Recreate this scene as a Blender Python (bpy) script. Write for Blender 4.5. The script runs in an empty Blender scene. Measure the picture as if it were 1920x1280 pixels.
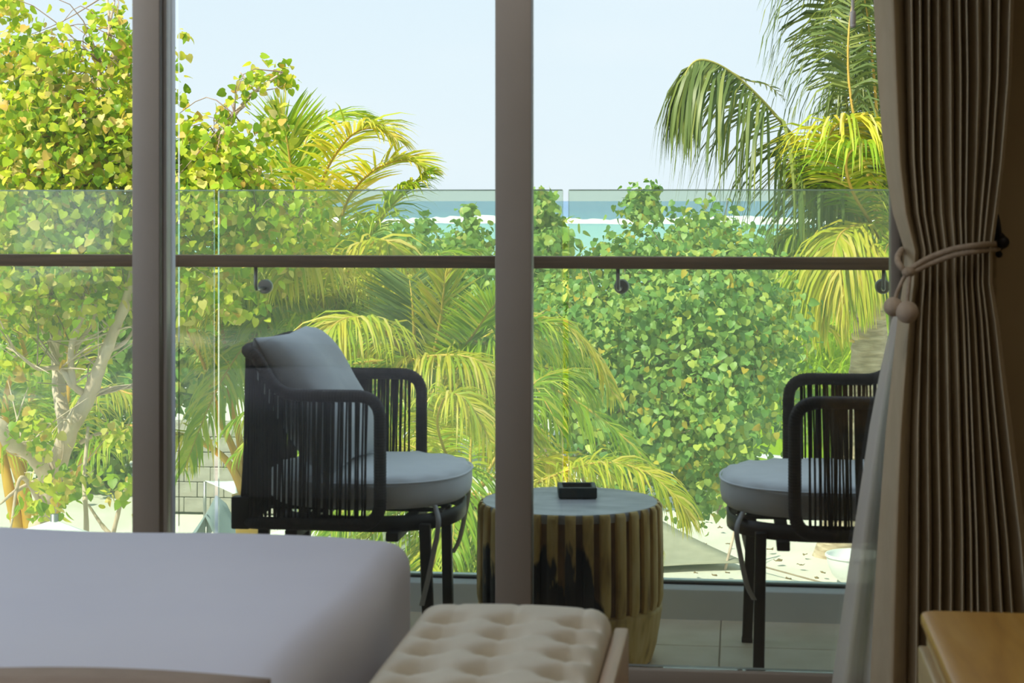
import bpy, bmesh, math, random
import numpy as np
from mathutils import Vector, Matrix, Quaternion

random.seed(7); rng = np.random.default_rng(7)
PI = math.pi
S = bpy.context.scene
COL = S.collection

# ------------------------------------------------------------------ camera
FPX = 3400.0; YAW = math.radians(7.2); CAMZ = 1.11; HOR = 376.5
RV = Vector((math.cos(YAW), math.sin(YAW), 0)); FV = Vector((-math.sin(YAW), math.cos(YAW), 0))
cd = bpy.data.cameras.new('camera'); cam = bpy.data.objects.new('camera', cd); COL.objects.link(cam)
cam.location = (0, 0, CAMZ); cam.rotation_euler = (PI/2, 0, YAW)
cd.sensor_width = 36; cd.lens = FPX/1920*36; cd.shift_y = -(640-HOR)/1920
cd.clip_start = .05; cd.clip_end = 60000
cd.dof.use_dof = True; cd.dof.focus_distance = 12; cd.dof.aperture_fstop = 12
S.camera = cam

def W(px, py, d):
    """point seen at px,py lying d metres in front of the lens"""
    p = RV*((px-960)/FPX*d) + FV*d
    return Vector((p.x, p.y, CAMZ-(py-HOR)/FPX*d))
def dY(px, Y): return Y/((px-960)/FPX*math.sin(YAW)+math.cos(YAW))
def WY(px, py, Y): return W(px, py, dY(px, Y))
def Wz(px, py, z): return W(px, py, FPX*(CAMZ-z)/(py-HOR))

# ------------------------------------------------------------------ light
SUN_E, SKY_E, SIDE_E, FILL_E = 7.6, 1.30, 12.0, 7.5; WASH_E = 34.0
wd = bpy.data.worlds.new('sky'); S.world = wd; wd.use_nodes = True
nt = wd.node_tree; nt.nodes.clear()
o_ = nt.nodes.new('ShaderNodeOutputWorld'); bg = nt.nodes.new('ShaderNodeBackground')
tc = nt.nodes.new('ShaderNodeTexCoord'); sx = nt.nodes.new('ShaderNodeSeparateXYZ'); rp = nt.nodes.new('ShaderNodeValToRGB')
nt.links.new(tc.outputs['Generated'], sx.inputs[0]); nt.links.new(sx.outputs['Z'], rp.inputs[0])
rp.color_ramp.elements[0].position = 0.0; rp.color_ramp.elements[0].color = (.685, .80, .875, 1)
rp.color_ramp.elements[1].position = 1.0; rp.color_ramp.elements[1].color = (.52, .70, .88, 1)
e = rp.color_ramp.elements.new(.06); e.color = (.675, .80, .885, 1)
e = rp.color_ramp.elements.new(.20); e.color = (.60, .755, .885, 1)
# faint high clouds
nz = nt.nodes.new('ShaderNodeTexNoise'); nz.inputs['Scale'].default_value = 3.5; nz.inputs['Detail'].default_value = 5
mp = nt.nodes.new('ShaderNodeMapping'); mp.inputs['Scale'].default_value = (1, 1, 3)
nt.links.new(tc.outputs['Generated'], mp.inputs[0]); nt.links.new(mp.outputs[0], nz.inputs['Vector'])
cr = nt.nodes.new('ShaderNodeMapRange'); cr.inputs['From Min'].default_value = .5; cr.inputs['From Max'].default_value = .8
cr.inputs['To Min'].default_value = 0; cr.inputs['To Max'].default_value = .35
nt.links.new(nz.outputs['Fac'], cr.inputs['Value'])
mx = nt.nodes.new('ShaderNodeMix'); mx.data_type = 'RGBA'; mx.inputs['B'].default_value = (.83, .88, .91, 1)
nt.links.new(cr.outputs[0], mx.inputs['Factor']); nt.links.new(rp.outputs[0], mx.inputs['A'])
nt.links.new(mx.outputs['Result'], bg.inputs['Color']); bg.inputs['Strength'].default_value = SKY_E
nt.links.new(bg.outputs[0], o_.inputs['Surface'])

def light(name, kind, energy, color, loc, direction=None, **kw):
    l = bpy.data.lights.new(name, kind); l.energy = energy; l.color = color
    for k, v in kw.items(): setattr(l, k, v)
    o = bpy.data.objects.new(name, l); COL.objects.link(o); o.location = loc
    if direction is not None: o.rotation_euler = Vector(direction).to_track_quat('-Z', 'Y').to_euler()
    return o
el = math.radians(50)
light('sun', 'SUN', SUN_E, (1, .93, .80), (-20, 0, 30), (math.cos(el)*.66, math.cos(el)*.75, -math.sin(el)), angle=math.radians(.6))
# added area light standing in for daylight, at an invented opening in the left wall
light('added_side_light', 'AREA', SIDE_E, (.78, .88, 1.0), (-2.72, 2.5, 1.55), (1, -.1, -.12), shape='RECTANGLE', size=1.5, size_y=1.5)

S.view_settings.view_transform = 'Standard'; S.view_settings.look = 'None'
S.view_settings.exposure = 0.0; S.view_settings.gamma = 1.0; S.view_settings.use_curve_mapping = False
S.cycles.transparent_max_bounces = 24; S.cycles.max_bounces = 10; S.cycles.diffuse_bounces = 5
S.cycles.caustics_reflective = False; S.cycles.caustics_refractive = False

# ------------------------------------------------------------------ materials
def mat(name, color, rough=.6, metal=0., spec=.5):
    m = bpy.data.materials.new(name); m.use_nodes = True
    b = m.node_tree.nodes['Principled BSDF']
    b.inputs['Base Color'].default_value = (*color, 1); b.inputs['Roughness'].default_value = rough
    b.inputs['Metallic'].default_value = metal; b.inputs['Specular IOR Level'].default_value = spec
    return m
def N(m, t, **kw):
    n = m.node_tree.nodes.new(t)
    for k, v in kw.items():
        if hasattr(n, k) and k not in ('Scale',): setattr(n, k, v)
        else: n.inputs[k].default_value = v
    return n
def L(m, a, b): m.node_tree.links.new(a, b)
def B(m): return m.node_tree.nodes['Principled BSDF']
def ramp(m, stops):
    r = N(m, 'ShaderNodeValToRGB'); els = r.color_ramp.elements
    els[0].position, els[0].color = stops[0][0], (*stops[0][1], 1)
    els[1].position, els[1].color = stops[-1][0], (*stops[-1][1], 1)
    for p, c in stops[1:-1]:
        e = els.new(p); e.color = (*c, 1)
    return r
def noisy(name, c1, c2, scale=8, rough=.6, stretch=(1, 1, 1), bump=0, bscale=None, detail=5, lo=.35, hi=.65, metal=0, spec=.5, dist=.01):
    m = mat(name, c1, rough, metal, spec)
    t = N(m, 'ShaderNodeTexCoord'); mp = N(m, 'ShaderNodeMapping'); mp.inputs['Scale'].default_value = stretch
    n = N(m, 'ShaderNodeTexNoise', Scale=scale); n.inputs['Scale'].default_value = scale; n.inputs['Detail'].default_value = detail
    L(m, t.outputs['Object'], mp.inputs[0]); L(m, mp.outputs[0], n.inputs['Vector'])
    r = ramp(m, [(lo, c1), (hi, c2)]); L(m, n.outputs['Fac'], r.inputs[0]); L(m, r.outputs[0], B(m).inputs['Base Color'])
    if bump:
        n2 = N(m, 'ShaderNodeTexNoise'); n2.inputs['Scale'].default_value = bscale or scale*4; n2.inputs['Detail'].default_value = 4
        L(m, mp.outputs[0], n2.inputs['Vector'])
        b = N(m, 'ShaderNodeBump'); b.inputs['Strength'].default_value = bump; b.inputs['Distance'].default_value = dist
        L(m, n2.outputs['Fac'], b.inputs['Height']); L(m, b.outputs[0], B(m).inputs['Normal'])
    return m
def leafy(name, stops, trans=.38, rough=.42, tcol=(1.15, 1.1, .6)):
    """leaf: colour varies per leaf; part of the light passes through the blade"""
    m = mat(name, stops[0][1], rough); b = B(m); b.inputs['Specular IOR Level'].default_value = .35
    g = N(m, 'ShaderNodeNewGeometry'); oi = N(m, 'ShaderNodeObjectInfo')
    a = N(m, 'ShaderNodeMath', operation='ADD'); f = N(m, 'ShaderNodeMath', operation='FRACT')
    L(m, g.outputs['Random Per Island'], a.inputs[0]); L(m, oi.outputs['Random'], a.inputs[1]); L(m, a.outputs[0], f.inputs[0])
    r = ramp(m, stops); L(m, f.outputs[0], r.inputs[0]); L(m, r.outputs[0], b.inputs['Base Color'])
    tr = N(m, 'ShaderNodeBsdfTranslucent')
    mu = N(m, 'ShaderNodeMix', data_type='RGBA', blend_type='MULTIPLY'); mu.inputs['Factor'].default_value = 1
    mu.inputs['B'].default_value = (*tcol, 1)
    L(m, r.outputs[0], mu.inputs['A']); L(m, mu.outputs['Result'], tr.inputs['Color'])
    ms = N(m, 'ShaderNodeMixShader'); ms.inputs[0].default_value = trans
    L(m, b.outputs[0], ms.inputs[1]); L(m, tr.outputs[0], ms.inputs[2])
    L(m, ms.outputs[0], m.node_tree.nodes['Material Output'].inputs['Surface'])
    return m
def thin_glass(name, tint, dust, dustcol=(.8, .9, .8)):
    m = bpy.data.materials.new(name); m.use_nodes = True; t = m.node_tree; t.nodes.clear()
    out = N(m, 'ShaderNodeOutputMaterial'); tr = N(m, 'ShaderNodeBsdfTransparent'); tr.inputs[0].default_value = (*tint, 1)
    gl = N(m, 'ShaderNodeBsdfGlossy'); gl.inputs['Roughness'].default_value = .0; gl.inputs['Color'].default_value = (1, 1, 1, 1)
    fr = N(m, 'ShaderNodeFresnel'); fr.inputs['IOR'].default_value = 1.45
    m1 = N(m, 'ShaderNodeMixShader'); L(m, fr.outputs[0], m1.inputs[0]); L(m, tr.outputs[0], m1.inputs[1]); L(m, gl.outputs[0], m1.inputs[2])
    d1 = N(m, 'ShaderNodeBsdfDiffuse'); d1.inputs[0].default_value = (*dustcol, 1)
    d2 = N(m, 'ShaderNodeBsdfTranslucent'); d2.inputs[0].default_value = (*dustcol, 1)
    dd = N(m, 'ShaderNodeMixShader'); dd.inputs[0].default_value = .5; L(m, d1.outputs[0], dd.inputs[1]); L(m, d2.outputs[0], dd.inputs[2])
    m2 = N(m, 'ShaderNodeMixShader'); m2.inputs[0].default_value = dust
    L(m, m1.outputs[0], m2.inputs[1]); L(m, dd.outputs[0], m2.inputs[2]); L(m, m2.outputs[0], out.inputs[0])
    return m

M = {}
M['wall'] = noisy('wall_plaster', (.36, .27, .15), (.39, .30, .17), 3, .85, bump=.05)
M['wall_room'] = noisy('room_plaster', (.62, .58, .52), (.66, .62, .55), 3, .85)
M['ceiling'] = mat('ceiling_paint', (.75, .74, .71), .9)
M['floor'] = noisy('floor_boards', (.30, .20, .12), (.36, .25, .15), 6, .5, (1, 8, 1))
M['frame'] = noisy('door_frame_paint', (.265, .235, .205), (.28, .25, .22), 4, .45)
M['frame_pale'] = mat('door_track_aluminium', (.80, .80, .80), .4, .1)
M['strip'] = mat('brushed_aluminium', (.80, .80, .84), .6, 0.0, .25)
M['gasket'] = mat('gasket_rubber', (.03, .025, .022), .6)
M['door_glass'] = thin_glass('door_glass', (.985, .98, .965), .012, (.8, .85, .9))
M['rail_glass'] = thin_glass('railing_glass', (.90, .97, .90), .13, (.72, .88, .62))
M['glass_edge'] = mat('glass_edge', (.55, .78, .66), .25)
M['handrail'] = noisy('handrail_wood', (.17, .105, .06), (.24, .155, .09), 5, .5, (1, 20, 20), bump=.1)
M['steel'] = mat('brushed_steel', (.36, .36, .35), .35, .8)
M['curb'] = noisy('curb_paint', (.66, .68, .68), (.70, .72, .72), 5, .7)
M['tile'] = noisy('balcony_tile', (.80, .68, .50), (.88, .77, .60), 9, .55, bump=.05)
M['grout'] = mat('tile_grout', (.62, .56, .44), .9)
M['soffit'] = mat('house_render', (.82, .81, .78), .9)
M['rope'] = noisy('outdoor_rope', (.035, .028, .026), (.055, .045, .040), 60, .75, bump=.4, bscale=500, dist=.001)
M['chair_metal'] = mat('chair_metal', (.022, .018, .016), .5)
M['cushion'] = noisy('cushion_canvas', (.80, .82, .83), (.84, .86, .87), 20, .9, bump=.15, bscale=300, dist=.002)
M['pillow'] = noisy('pillow_canvas', (.58, .61, .63), (.64, .665, .68), 14, .92, bump=.2, bscale=280, dist=.002)
M['tie'] = mat('cushion_tie', (.62, .62, .60), .9)
M['ash'] = noisy('ashtray_stone', (.022, .032, .028), (.04, .05, .045), 40, .5, bump=.2)
M['sheet'] = noisy('bed_sheet', (.72, .735, .86), (.75, .765, .88), 3, .95)
M['throw'] = noisy('bed_throw', (.30, .22, .17), (.36, .27, .21), 12, .95, bump=.2)
M['bed_base'] = mat('bed_base', (.3, .27, .25), .9)
M['leather'] = noisy('bench_leather', (.67, .62, .51), (.72, .665, .55), 6, .55, bump=.05, bscale=160, dist=.002)
M['bench_wood'] = noisy('bench_wood', (.50, .34, .22), (.60, .42, .28), 5, .45, (14, 1, 14))
M['curtain'] = noisy('curtain_linen', (.50, .42, .29), (.54, .46, .325), 30, .95, (1, 1, .4), bump=.2, bscale=400, dist=.001)
M['bronze'] = mat('dark_bronze', (.012, .010, .012), .45, .3)
M['cord'] = noisy('tieback_cord', (.40, .32, .24), (.48, .39, .30), 90, .95, bump=.4, bscale=500, dist=.001)
M['ball'] = noisy('tieback_wool', (.50, .41, .32), (.56, .46, .36), 60, .98, bump=.5, bscale=260, dist=.002)
M['white'] = noisy('white_canvas', (.80, .82, .84), (.86, .87, .88), 6, .85)
M['sail'] = noisy('grey_canvas', (.34, .32, .25), (.40, .38, .30), 6, .9)
M['bark'] = noisy('grey_bark', (.56, .42, .34), (.76, .60, .50), 9, .9, (1, 1, .35), bump=.5, bscale=30, dist=.02)
M['twig'] = noisy('twig_bark', (.28, .20, .15), (.36, .27, .20), 9, .9)
M['crate'] = noisy('crate_wood', (.42, .30, .17), (.55, .41, .25), 6, .85, (1, 8, 8))
M['blockwall'] = noisy('grey_block', (.33, .31, .27), (.42, .40, .35), 5, .95, (1, 1, 2), bump=.3, dist=.02)
M['tarp'] = noisy('blue_tarp', (.20, .26, .30), (.27, .33, .36), 4, .7)
M['lamp'] = mat('lamp_white', (.8, .8, .8), .5)

# palm trunk bark: grey-brown with ring scars
m = M['palm_bark'] = mat('palm_bark', (.36, .27, .19), .95)
t = N(m, 'ShaderNodeTexCoord'); n = N(m, 'ShaderNodeTexNoise'); n.inputs['Scale'].default_value = 5; n.inputs['Detail'].default_value = 8
mp = N(m, 'ShaderNodeMapping'); mp.inputs['Scale'].default_value = (1, 1, 5); L(m, t.outputs['Object'], mp.inputs[0]); L(m, mp.outputs[0], n.inputs['Vector'])
r = ramp(m, [(.3, (.26, .18, .12)), (.5, (.50, .38, .27)), (.72, (.74, .60, .46))]); L(m, n.outputs['Fac'], r.inputs[0]); L(m, r.outputs[0], B(m).inputs['Base Color'])
b = N(m, 'ShaderNodeBump'); b.inputs['Strength'].default_value = .8; b.inputs['Distance'].default_value = .03; L(m, n.outputs['Fac'], b.inputs['Height']); L(m, b.outputs[0], B(m).inputs['Normal'])

def wood(name, dark, mid, lightc, sc=(9, 1.1, 9), rough=.4):
    m = mat(name, mid, rough)
    t = N(m, 'ShaderNodeTexCoord'); mp = N(m, 'ShaderNodeMapping'); mp.inputs['Scale'].default_value = sc
    n = N(m, 'ShaderNodeTexNoise'); n.inputs['Scale'].default_value = 1.1; n.inputs['Detail'].default_value = 3; n.inputs['Distortion'].default_value = 1.4
    L(m, t.outputs['Object'], mp.inputs[0]); L(m, mp.outputs[0], n.inputs['Vector'])
    r = ramp(m, [(.32, dark), (.5, mid), (.7, lightc)]); L(m, n.outputs['Fac'], r.inputs[0])
    n2 = N(m, 'ShaderNodeTexNoise'); n2.inputs['Scale'].default_value = 9; n2.inputs['Detail'].default_value = 3
    L(m, mp.outputs[0], n2.inputs['Vector'])
    mi = N(m, 'ShaderNodeMix', data_type='RGBA', blend_type='OVERLAY'); mi.inputs['Factor'].default_value = .18
    L(m, r.outputs[0], mi.inputs['A']); L(m, n2.outputs['Fac'], mi.inputs['B']); L(m, mi.outputs['Result'], B(m).inputs['Base Color'])
    return m
M['oak'] = wood('nightstand_oak', (.40, .19, .03), (.56, .31, .06), (.64, .39, .11))
M['oak_side'] = wood('nightstand_side_oak', (.44, .30, .13), (.52, .37, .17), (.58, .42, .2))

# carved drum wood: ochre with a burnt black stain of its own on the flank facing the room
def drum_mat(name, c1, c2, stain=True):
    m = mat(name, c1, .55)
    t = N(m, 'ShaderNodeTexCoord'); mp = N(m, 'ShaderNodeMapping'); mp.inputs['Scale'].default_value = (14, 14, 3)
    n = N(m, 'ShaderNodeTexNoise'); n.inputs['Scale'].default_value = 2.2; n.inputs['Detail'].default_value = 6
    L(m, t.outputs['Object'], mp.inputs[0]); L(m, mp.outputs[0], n.inputs['Vector'])
    r = ramp(m, [(.30, (c1[0]*.45, c1[1]*.38, c1[2]*.3)), (.5, c1), (.7, c2)]); L(m, n.outputs['Fac'], r.inputs[0])
    if not stain:
        L(m, r.outputs[0], B(m).inputs['Base Color']); return m
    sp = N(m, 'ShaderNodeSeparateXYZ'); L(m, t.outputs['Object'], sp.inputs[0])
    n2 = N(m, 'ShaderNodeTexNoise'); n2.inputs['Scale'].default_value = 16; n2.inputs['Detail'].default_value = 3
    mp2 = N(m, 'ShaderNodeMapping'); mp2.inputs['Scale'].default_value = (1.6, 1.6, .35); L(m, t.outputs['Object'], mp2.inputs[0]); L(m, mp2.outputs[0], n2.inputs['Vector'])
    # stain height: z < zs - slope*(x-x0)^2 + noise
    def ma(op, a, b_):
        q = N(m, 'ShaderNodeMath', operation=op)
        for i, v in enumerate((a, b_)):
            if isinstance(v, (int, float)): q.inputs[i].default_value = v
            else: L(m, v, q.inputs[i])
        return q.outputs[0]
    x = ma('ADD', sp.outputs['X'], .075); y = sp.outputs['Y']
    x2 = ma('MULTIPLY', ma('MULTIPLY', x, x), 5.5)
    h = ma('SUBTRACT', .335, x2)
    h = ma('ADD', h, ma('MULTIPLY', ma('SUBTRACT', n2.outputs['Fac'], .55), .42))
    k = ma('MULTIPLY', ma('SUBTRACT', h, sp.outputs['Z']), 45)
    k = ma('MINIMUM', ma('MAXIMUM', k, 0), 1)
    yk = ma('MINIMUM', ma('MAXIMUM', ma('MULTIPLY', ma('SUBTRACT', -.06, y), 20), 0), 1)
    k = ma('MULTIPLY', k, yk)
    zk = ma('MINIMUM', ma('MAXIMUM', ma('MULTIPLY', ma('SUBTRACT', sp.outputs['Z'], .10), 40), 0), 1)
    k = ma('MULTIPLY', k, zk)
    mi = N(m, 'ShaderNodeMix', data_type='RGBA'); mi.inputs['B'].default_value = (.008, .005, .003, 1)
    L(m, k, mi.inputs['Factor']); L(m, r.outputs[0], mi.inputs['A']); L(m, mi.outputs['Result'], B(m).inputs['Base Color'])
    return m
M['drum'] = drum_mat('drum_wood', (.72, .50, .15), (.85, .66, .28))
M['drum_groove'] = drum_mat('drum_groove_wood', (.24, .12, .03), (.36, .20, .055))
M['drum_top'] = noisy('drum_top_wood', (.32, .33, .34), (.58, .59, .60), 9, .4, (1, 2.4, 1), bump=.1, detail=8, lo=.3, hi=.7)

# sheer
m = M['sheer'] = bpy.data.materials.new('sheer_voile'); m.use_nodes = True; m.node_tree.nodes.clear()
out = N(m, 'ShaderNodeOutputMaterial'); d1 = N(m, 'ShaderNodeBsdfDiffuse'); d1.inputs[0].default_value = (.92, .90, .86, 1)
d2 = N(m, 'ShaderNodeBsdfTranslucent'); d2.inputs[0].default_value = (.92, .90, .86, 1); tr = N(m, 'ShaderNodeBsdfTransparent')
a = N(m, 'ShaderNodeMixShader'); a.inputs[0].default_value = .5; L(m, d1.outputs[0], a.inputs[1]); L(m, d2.outputs[0], a.inputs[2])
c = N(m, 'ShaderNodeMixShader'); c.inputs[0].default_value = .04; L(m, a.outputs[0], c.inputs[1]); L(m, tr.outputs[0], c.inputs[2]); L(m, c.outputs[0], out.inputs[0])

# leaves
M['leaf_yellow'] = leafy('sea_hibiscus_leaf', [(0, (.17, .33, .02)), (.3, (.34, .52, .025)), (.55, (.52, .62, .035)), (.78, (.66, .66, .07)), (.92, (.74, .64, .24)), (1, (.62, .40, .06))], .45)
M['leaf_green'] = leafy('sea_lettuce_leaf', [(0, (.10, .24, .06)), (.35, (.18, .36, .08)), (.7, (.34, .50, .12)), (.93, (.54, .60, .11)), (1, (.62, .44, .05))], .32)
M['leaf_far'] = leafy('far_shrub_leaf', [(0, (.14, .30, .06)), (.5, (.26, .44, .09)), (.9, (.44, .54, .12)), (1, (.55, .5, .15))], .35)
M['grass'] = leafy('bright_grass', [(0, (.34, .54, .02)), (.6, (.48, .64, .03)), (1, (.6, .66, .05))], .35)
M['palm_dark'] = leafy('palm_leaflet_deep', [(0, (.09, .15, .04)), (.6, (.15, .22, .05)), (1, (.28, .33, .08))], .30)
M['palm_green'] = leafy('palm_leaflet_green', [(0, (.17, .34, .02)), (.5, (.32, .48, .025)), (.85, (.50, .58, .05)), (1, (.64, .60, .14))], .42)
M['palm_gold'] = leafy('palm_leaflet_gold', [(0, (.34, .46, .03)), (.4, (.55, .58, .04)), (.8, (.72, .62, .08)), (1, (.80, .66, .22))], .42)
M['rachis'] = noisy('palm_rachis', (.50, .33, .05), (.60, .42, .08), 6, .6)
M['stem_gold'] = noisy('palm_stem_gold', (.55, .27, .02), (.66, .38, .04), 3, .5)
M['rachis_green'] = noisy('palm_rachis_green', (.32, .32, .06), (.42, .40, .09), 6, .6)
M['sheath'] = noisy('palm_fibre', (.48, .33, .17), (.66, .50, .30), 6, .95, (1, 1, 3), bump=.5)
M['dryleaf'] = noisy('dry_leaf', (.20, .13, .06), (.30, .20, .10), 10, .9)

# sand
m = M['sand'] = noisy('white_sand', (.66, .62, .55), (.76, .72, .66), .8, .95, detail=8, bump=.4, bscale=3, dist=.06)
# sea: pale turquoise lagoon, deep blue past the reef
m = M['sea'] = mat('sea_water', (.1, .35, .4), .25)
t = N(m, 'ShaderNodeTexCoord'); sp = N(m, 'ShaderNodeSeparateXYZ'); L(m, t.outputs['Object'], sp.inputs[0])
mr = N(m, 'ShaderNodeMapRange'); mr.inputs['From Min'].default_value = 60; mr.inputs['From Max'].default_value = 900; L(m, sp.outputs['Y'], mr.inputs['Value'])
r = ramp(m, [(0, (.40, .62, .58)), (.15, (.30, .58, .58)), (.33, (.24, .53, .55)), (.37, (.09, .27, .41)), (1, (.06, .20, .36))]); L(m, mr.outputs[0], r.inputs[0])
mp = N(m, 'ShaderNodeMapping'); mp.inputs['Scale'].default_value = (.03, .12, 1); L(m, t.outputs['Object'], mp.inputs[0])
n = N(m, 'ShaderNodeTexNoise'); n.inputs['Scale'].default_value = 1.3; n.inputs['Detail'].default_value = 8; n.inputs['Roughness'].default_value = .65; L(m, mp.outputs[0], n.inputs['Vector'])
fo = ramp(m, [(.70, (0, 0, 0)), (.76, (1, 1, 1))]); L(m, n.outputs['Fac'], fo.inputs[0])
mi = N(m, 'ShaderNodeMix', data_type='RGBA'); mi.inputs['B'].default_value = (.85, .9, .92, 1)
L(m, fo.outputs[0], mi.inputs['Factor']); L(m, r.outputs[0], mi.inputs['A']); L(m, mi.outputs['Result'], B(m).inputs['Base Color'])
bb = N(m, 'ShaderNodeBump'); bb.inputs['Strength'].default_value = .5; bb.inputs['Distance'].default_value = 1.0; L(m, n.outputs['Fac'], bb.inputs['Height']); L(m, bb.outputs[0], B(m).inputs['Normal'])
B(m).inputs['Specular IOR Level'].default_value = .2
M['foam'] = noisy('surf_foam', (.86, .90, .92), (.95, .96, .96), .2, .95)

# ------------------------------------------------------------------ mesh helpers
class MB:
    def __init__(s): s.v = []; s.f = []
    def add(s, vs, fs):
        o = len(s.v); s.v += [tuple(p) for p in vs]; s.f += [tuple(i+o for i in f) for f in fs]; return s
    def build(s, name, m, parent=None, smooth=True, loc=None, auto=None):
        me = bpy.data.meshes.new(name); me.from_pydata(s.v, [], s.f); me.update()
        if smooth: me.polygons.foreach_set('use_smooth', [True]*len(me.polygons))
        me.materials.append(m if not isinstance(m, str) else M[m])
        if auto: me.set_sharp_from_angle(angle=math.radians(auto))
        o = bpy.data.objects.new(name, me); COL.objects.link(o)
        if parent is not None: o.parent = parent
        if loc is not None: o.location = loc
        return o
    def rbox(s, c, size, r=.005, seg=2, rot=None):
        """box with rounded edges; rot: z rotation or Matrix"""
        bm = bmesh.new(); bmesh.ops.create_cube(bm, size=1)
        bmesh.ops.scale(bm, vec=size, verts=bm.verts)
        if r > 0: bmesh.ops.bevel(bm, geom=bm.edges[:]+bm.verts[:], offset=min(r, min(size)*.49), segments=seg, profile=.5, affect='EDGES')
        if rot is not None:
            mt = rot if isinstance(rot, Matrix) else Matrix.Rotation(rot, 4, 'Z')
            bmesh.ops.transform(bm, matrix=mt, verts=bm.verts)
        bm.verts.index_update()
        s.add([v.co + Vector(c) for v in bm.verts], [[v.index for v in f.verts] for f in bm.faces]); bm.free(); return s
    def span(s, lo, hi, r=.004, seg=2):
        lo, hi = Vector(lo), Vector(hi); return s.rbox((lo+hi)/2, tuple(hi-lo), r, seg)
    def tube(s, pts, rad, n=8, cap=True, closed=False):
        pts = [Vector(p) for p in pts]; K = len(pts)
        R = rad if hasattr(rad, '__len__') else [rad]*K
        T = []
        for i in range(K):
            a = pts[(i-1) % K] if closed or i > 0 else pts[i]; b = pts[(i+1) % K] if closed or i < K-1 else pts[i]
            t = b-a; T.append(t.normalized() if t.length > 1e-9 else Vector((0, 0, 1)))
        u = T[0].orthogonal().normalized(); vs = []; fs = []
        for i in range(K):
            if i: u = (u - T[i]*u.dot(T[i])); u = u.normalized() if u.length > 1e-6 else T[i].orthogonal().normalized()
            w = T[i].cross(u)
            for k in range(n):
                a = 2*PI*k/n; vs.append(pts[i] + (u*math.cos(a)+w*math.sin(a))*R[i])
        for i in range(K if closed else K-1):
            j = (i+1) % K
            for k in range(n): fs.append((i*n+k, i*n+(k+1) % n, j*n+(k+1) % n, j*n+k))
        if cap and not closed:
            fs.append(tuple(range(n))[::-1]); fs.append(tuple((K-1)*n+k for k in range(n)))
        return s.add(vs, fs)
    def lathe(s, prof, n=32, c=(0, 0, 0)):
        vs = []; fs = []
        for r, z in prof:
            for k in range(n): vs.append((c[0]+r*math.cos(2*PI*k/n), c[1]+r*math.sin(2*PI*k/n), c[2]+z))
        for i in range(len(prof)-1):
            for k in range(n): fs.append((i*n+k, i*n+(k+1) % n, (i+1)*n+(k+1) % n, (i+1)*n+k))
        fs.append(tuple(range(n))[::-1]); fs.append(tuple((len(prof)-1)*n+k for k in range(n)))
        return s.add(vs, fs)
    def sphere(s, c, r, n=16, k=10, sq=(1, 1, 1)):
        vs = [(c[0], c[1], c[2]-r*sq[2])]; fs = []
        for i in range(1, k):
            a = -PI/2+PI*i/k
            for j in range(n): vs.append((c[0]+r*sq[0]*math.cos(a)*math.cos(2*PI*j/n), c[1]+r*sq[1]*math.cos(a)*math.sin(2*PI*j/n), c[2]+r*sq[2]*math.sin(a)))
        vs.append((c[0], c[1], c[2]+r*sq[2])); t = len(vs)-1
        for j in range(n):
            fs.append((0, 1+(j+1) % n, 1+j)); fs.append((t, 1+(k-2)*n+j, 1+(k-2)*n+(j+1) % n))
            for i in range(k-2): fs.append((1+i*n+j, 1+i*n+(j+1) % n, 1+(i+1)*n+(j+1) % n, 1+(i+1)*n+j))
        return s.add(vs, fs)
    def softbox(s, half, r, counts=(10, 10, 3), fn=None, c=(0, 0, 0)):
        """finely gridded rounded box; fn displaces each point"""
        def ax(h, k):
            e = [r*(1-math.cos(a*PI/8)) for a in range(4)]
            lo = [-h+q for q in e]; mid = list(np.linspace(-h+r, h-r, k+1)); hi = [h-q for q in e[::-1]]
            return lo+mid+hi
        A = [ax(half[i], counts[i]) for i in range(3)]; idx = {}; vs = []; fs = []
        def V_(p):
            k = tuple(round(q, 6) for q in p)
            if k not in idx:
                inn = Vector([max(-half[i]+r, min(half[i]-r, p[i])) for i in range(3)]); d = Vector(p)-inn
                # each face point: angle-even rounding
                q = inn + d.normalized()*r if d.length > 1e-9 else Vector(p)
                if fn: q = fn(q)
                idx[k] = len(vs); vs.append(q+Vector(c))
            return idx[k]
        for axis in range(3):
            u, w = (axis+1) % 3, (axis+2) % 3
            for sgn in (-1, 1):
                for i in range(len(A[u])-1):
                    for j in range(len(A[w])-1):
                        def P(a, b_):
                            p = [0, 0, 0]; p[axis] = sgn*half[axis]; p[u] = A[u][a]; p[w] = A[w][b_]; return V_(p)
                        q = [P(i, j), P(i+1, j), P(i+1, j+1), P(i, j+1)]
                        fs.append(q if sgn > 0 else q[::-1])
        return s.add(vs, fs)

def tag(o, label=None, cat=None, group=None, kind=None):
    for k, v in (('label', label), ('category', cat), ('group', group), ('kind', kind)):
        if v: o[k] = v
    return o
def empty(name, loc, rz=0):
    o = bpy.data.objects.new(name, None); COL.objects.link(o); o.location = loc; o.rotation_euler = (0, 0, rz); o.empty_display_size = .1
    return o
def copy_tree(o, parent=None):
    c = o.copy(); COL.objects.link(c)
    if parent is not None: c.parent = parent
    for ch in list(o.children): copy_tree(ch, c)
    return c
def struct(o): o['kind'] = 'structure'; return o
def fillet(pts, r, n=6, closed=False):
    P = [Vector(p) for p in pts]; K = len(P); out = []
    for i in range(K):
        if not closed and i in (0, K-1): out.append(P[i]); continue
        a, b, c = P[i-1], P[i], P[(i+1) % K]
        rr = r[i] if hasattr(r, '__len__') else r
        d1, d2 = (a-b), (c-b); rr = min(rr, d1.length*.49, d2.length*.49)
        p, q = b+d1.normalized()*rr, b+d2.normalized()*rr
        for k in range(n+1):
            t = k/n; out.append(p*(1-t)**2 + b*2*t*(1-t) + q*t*t)
    return out
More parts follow.
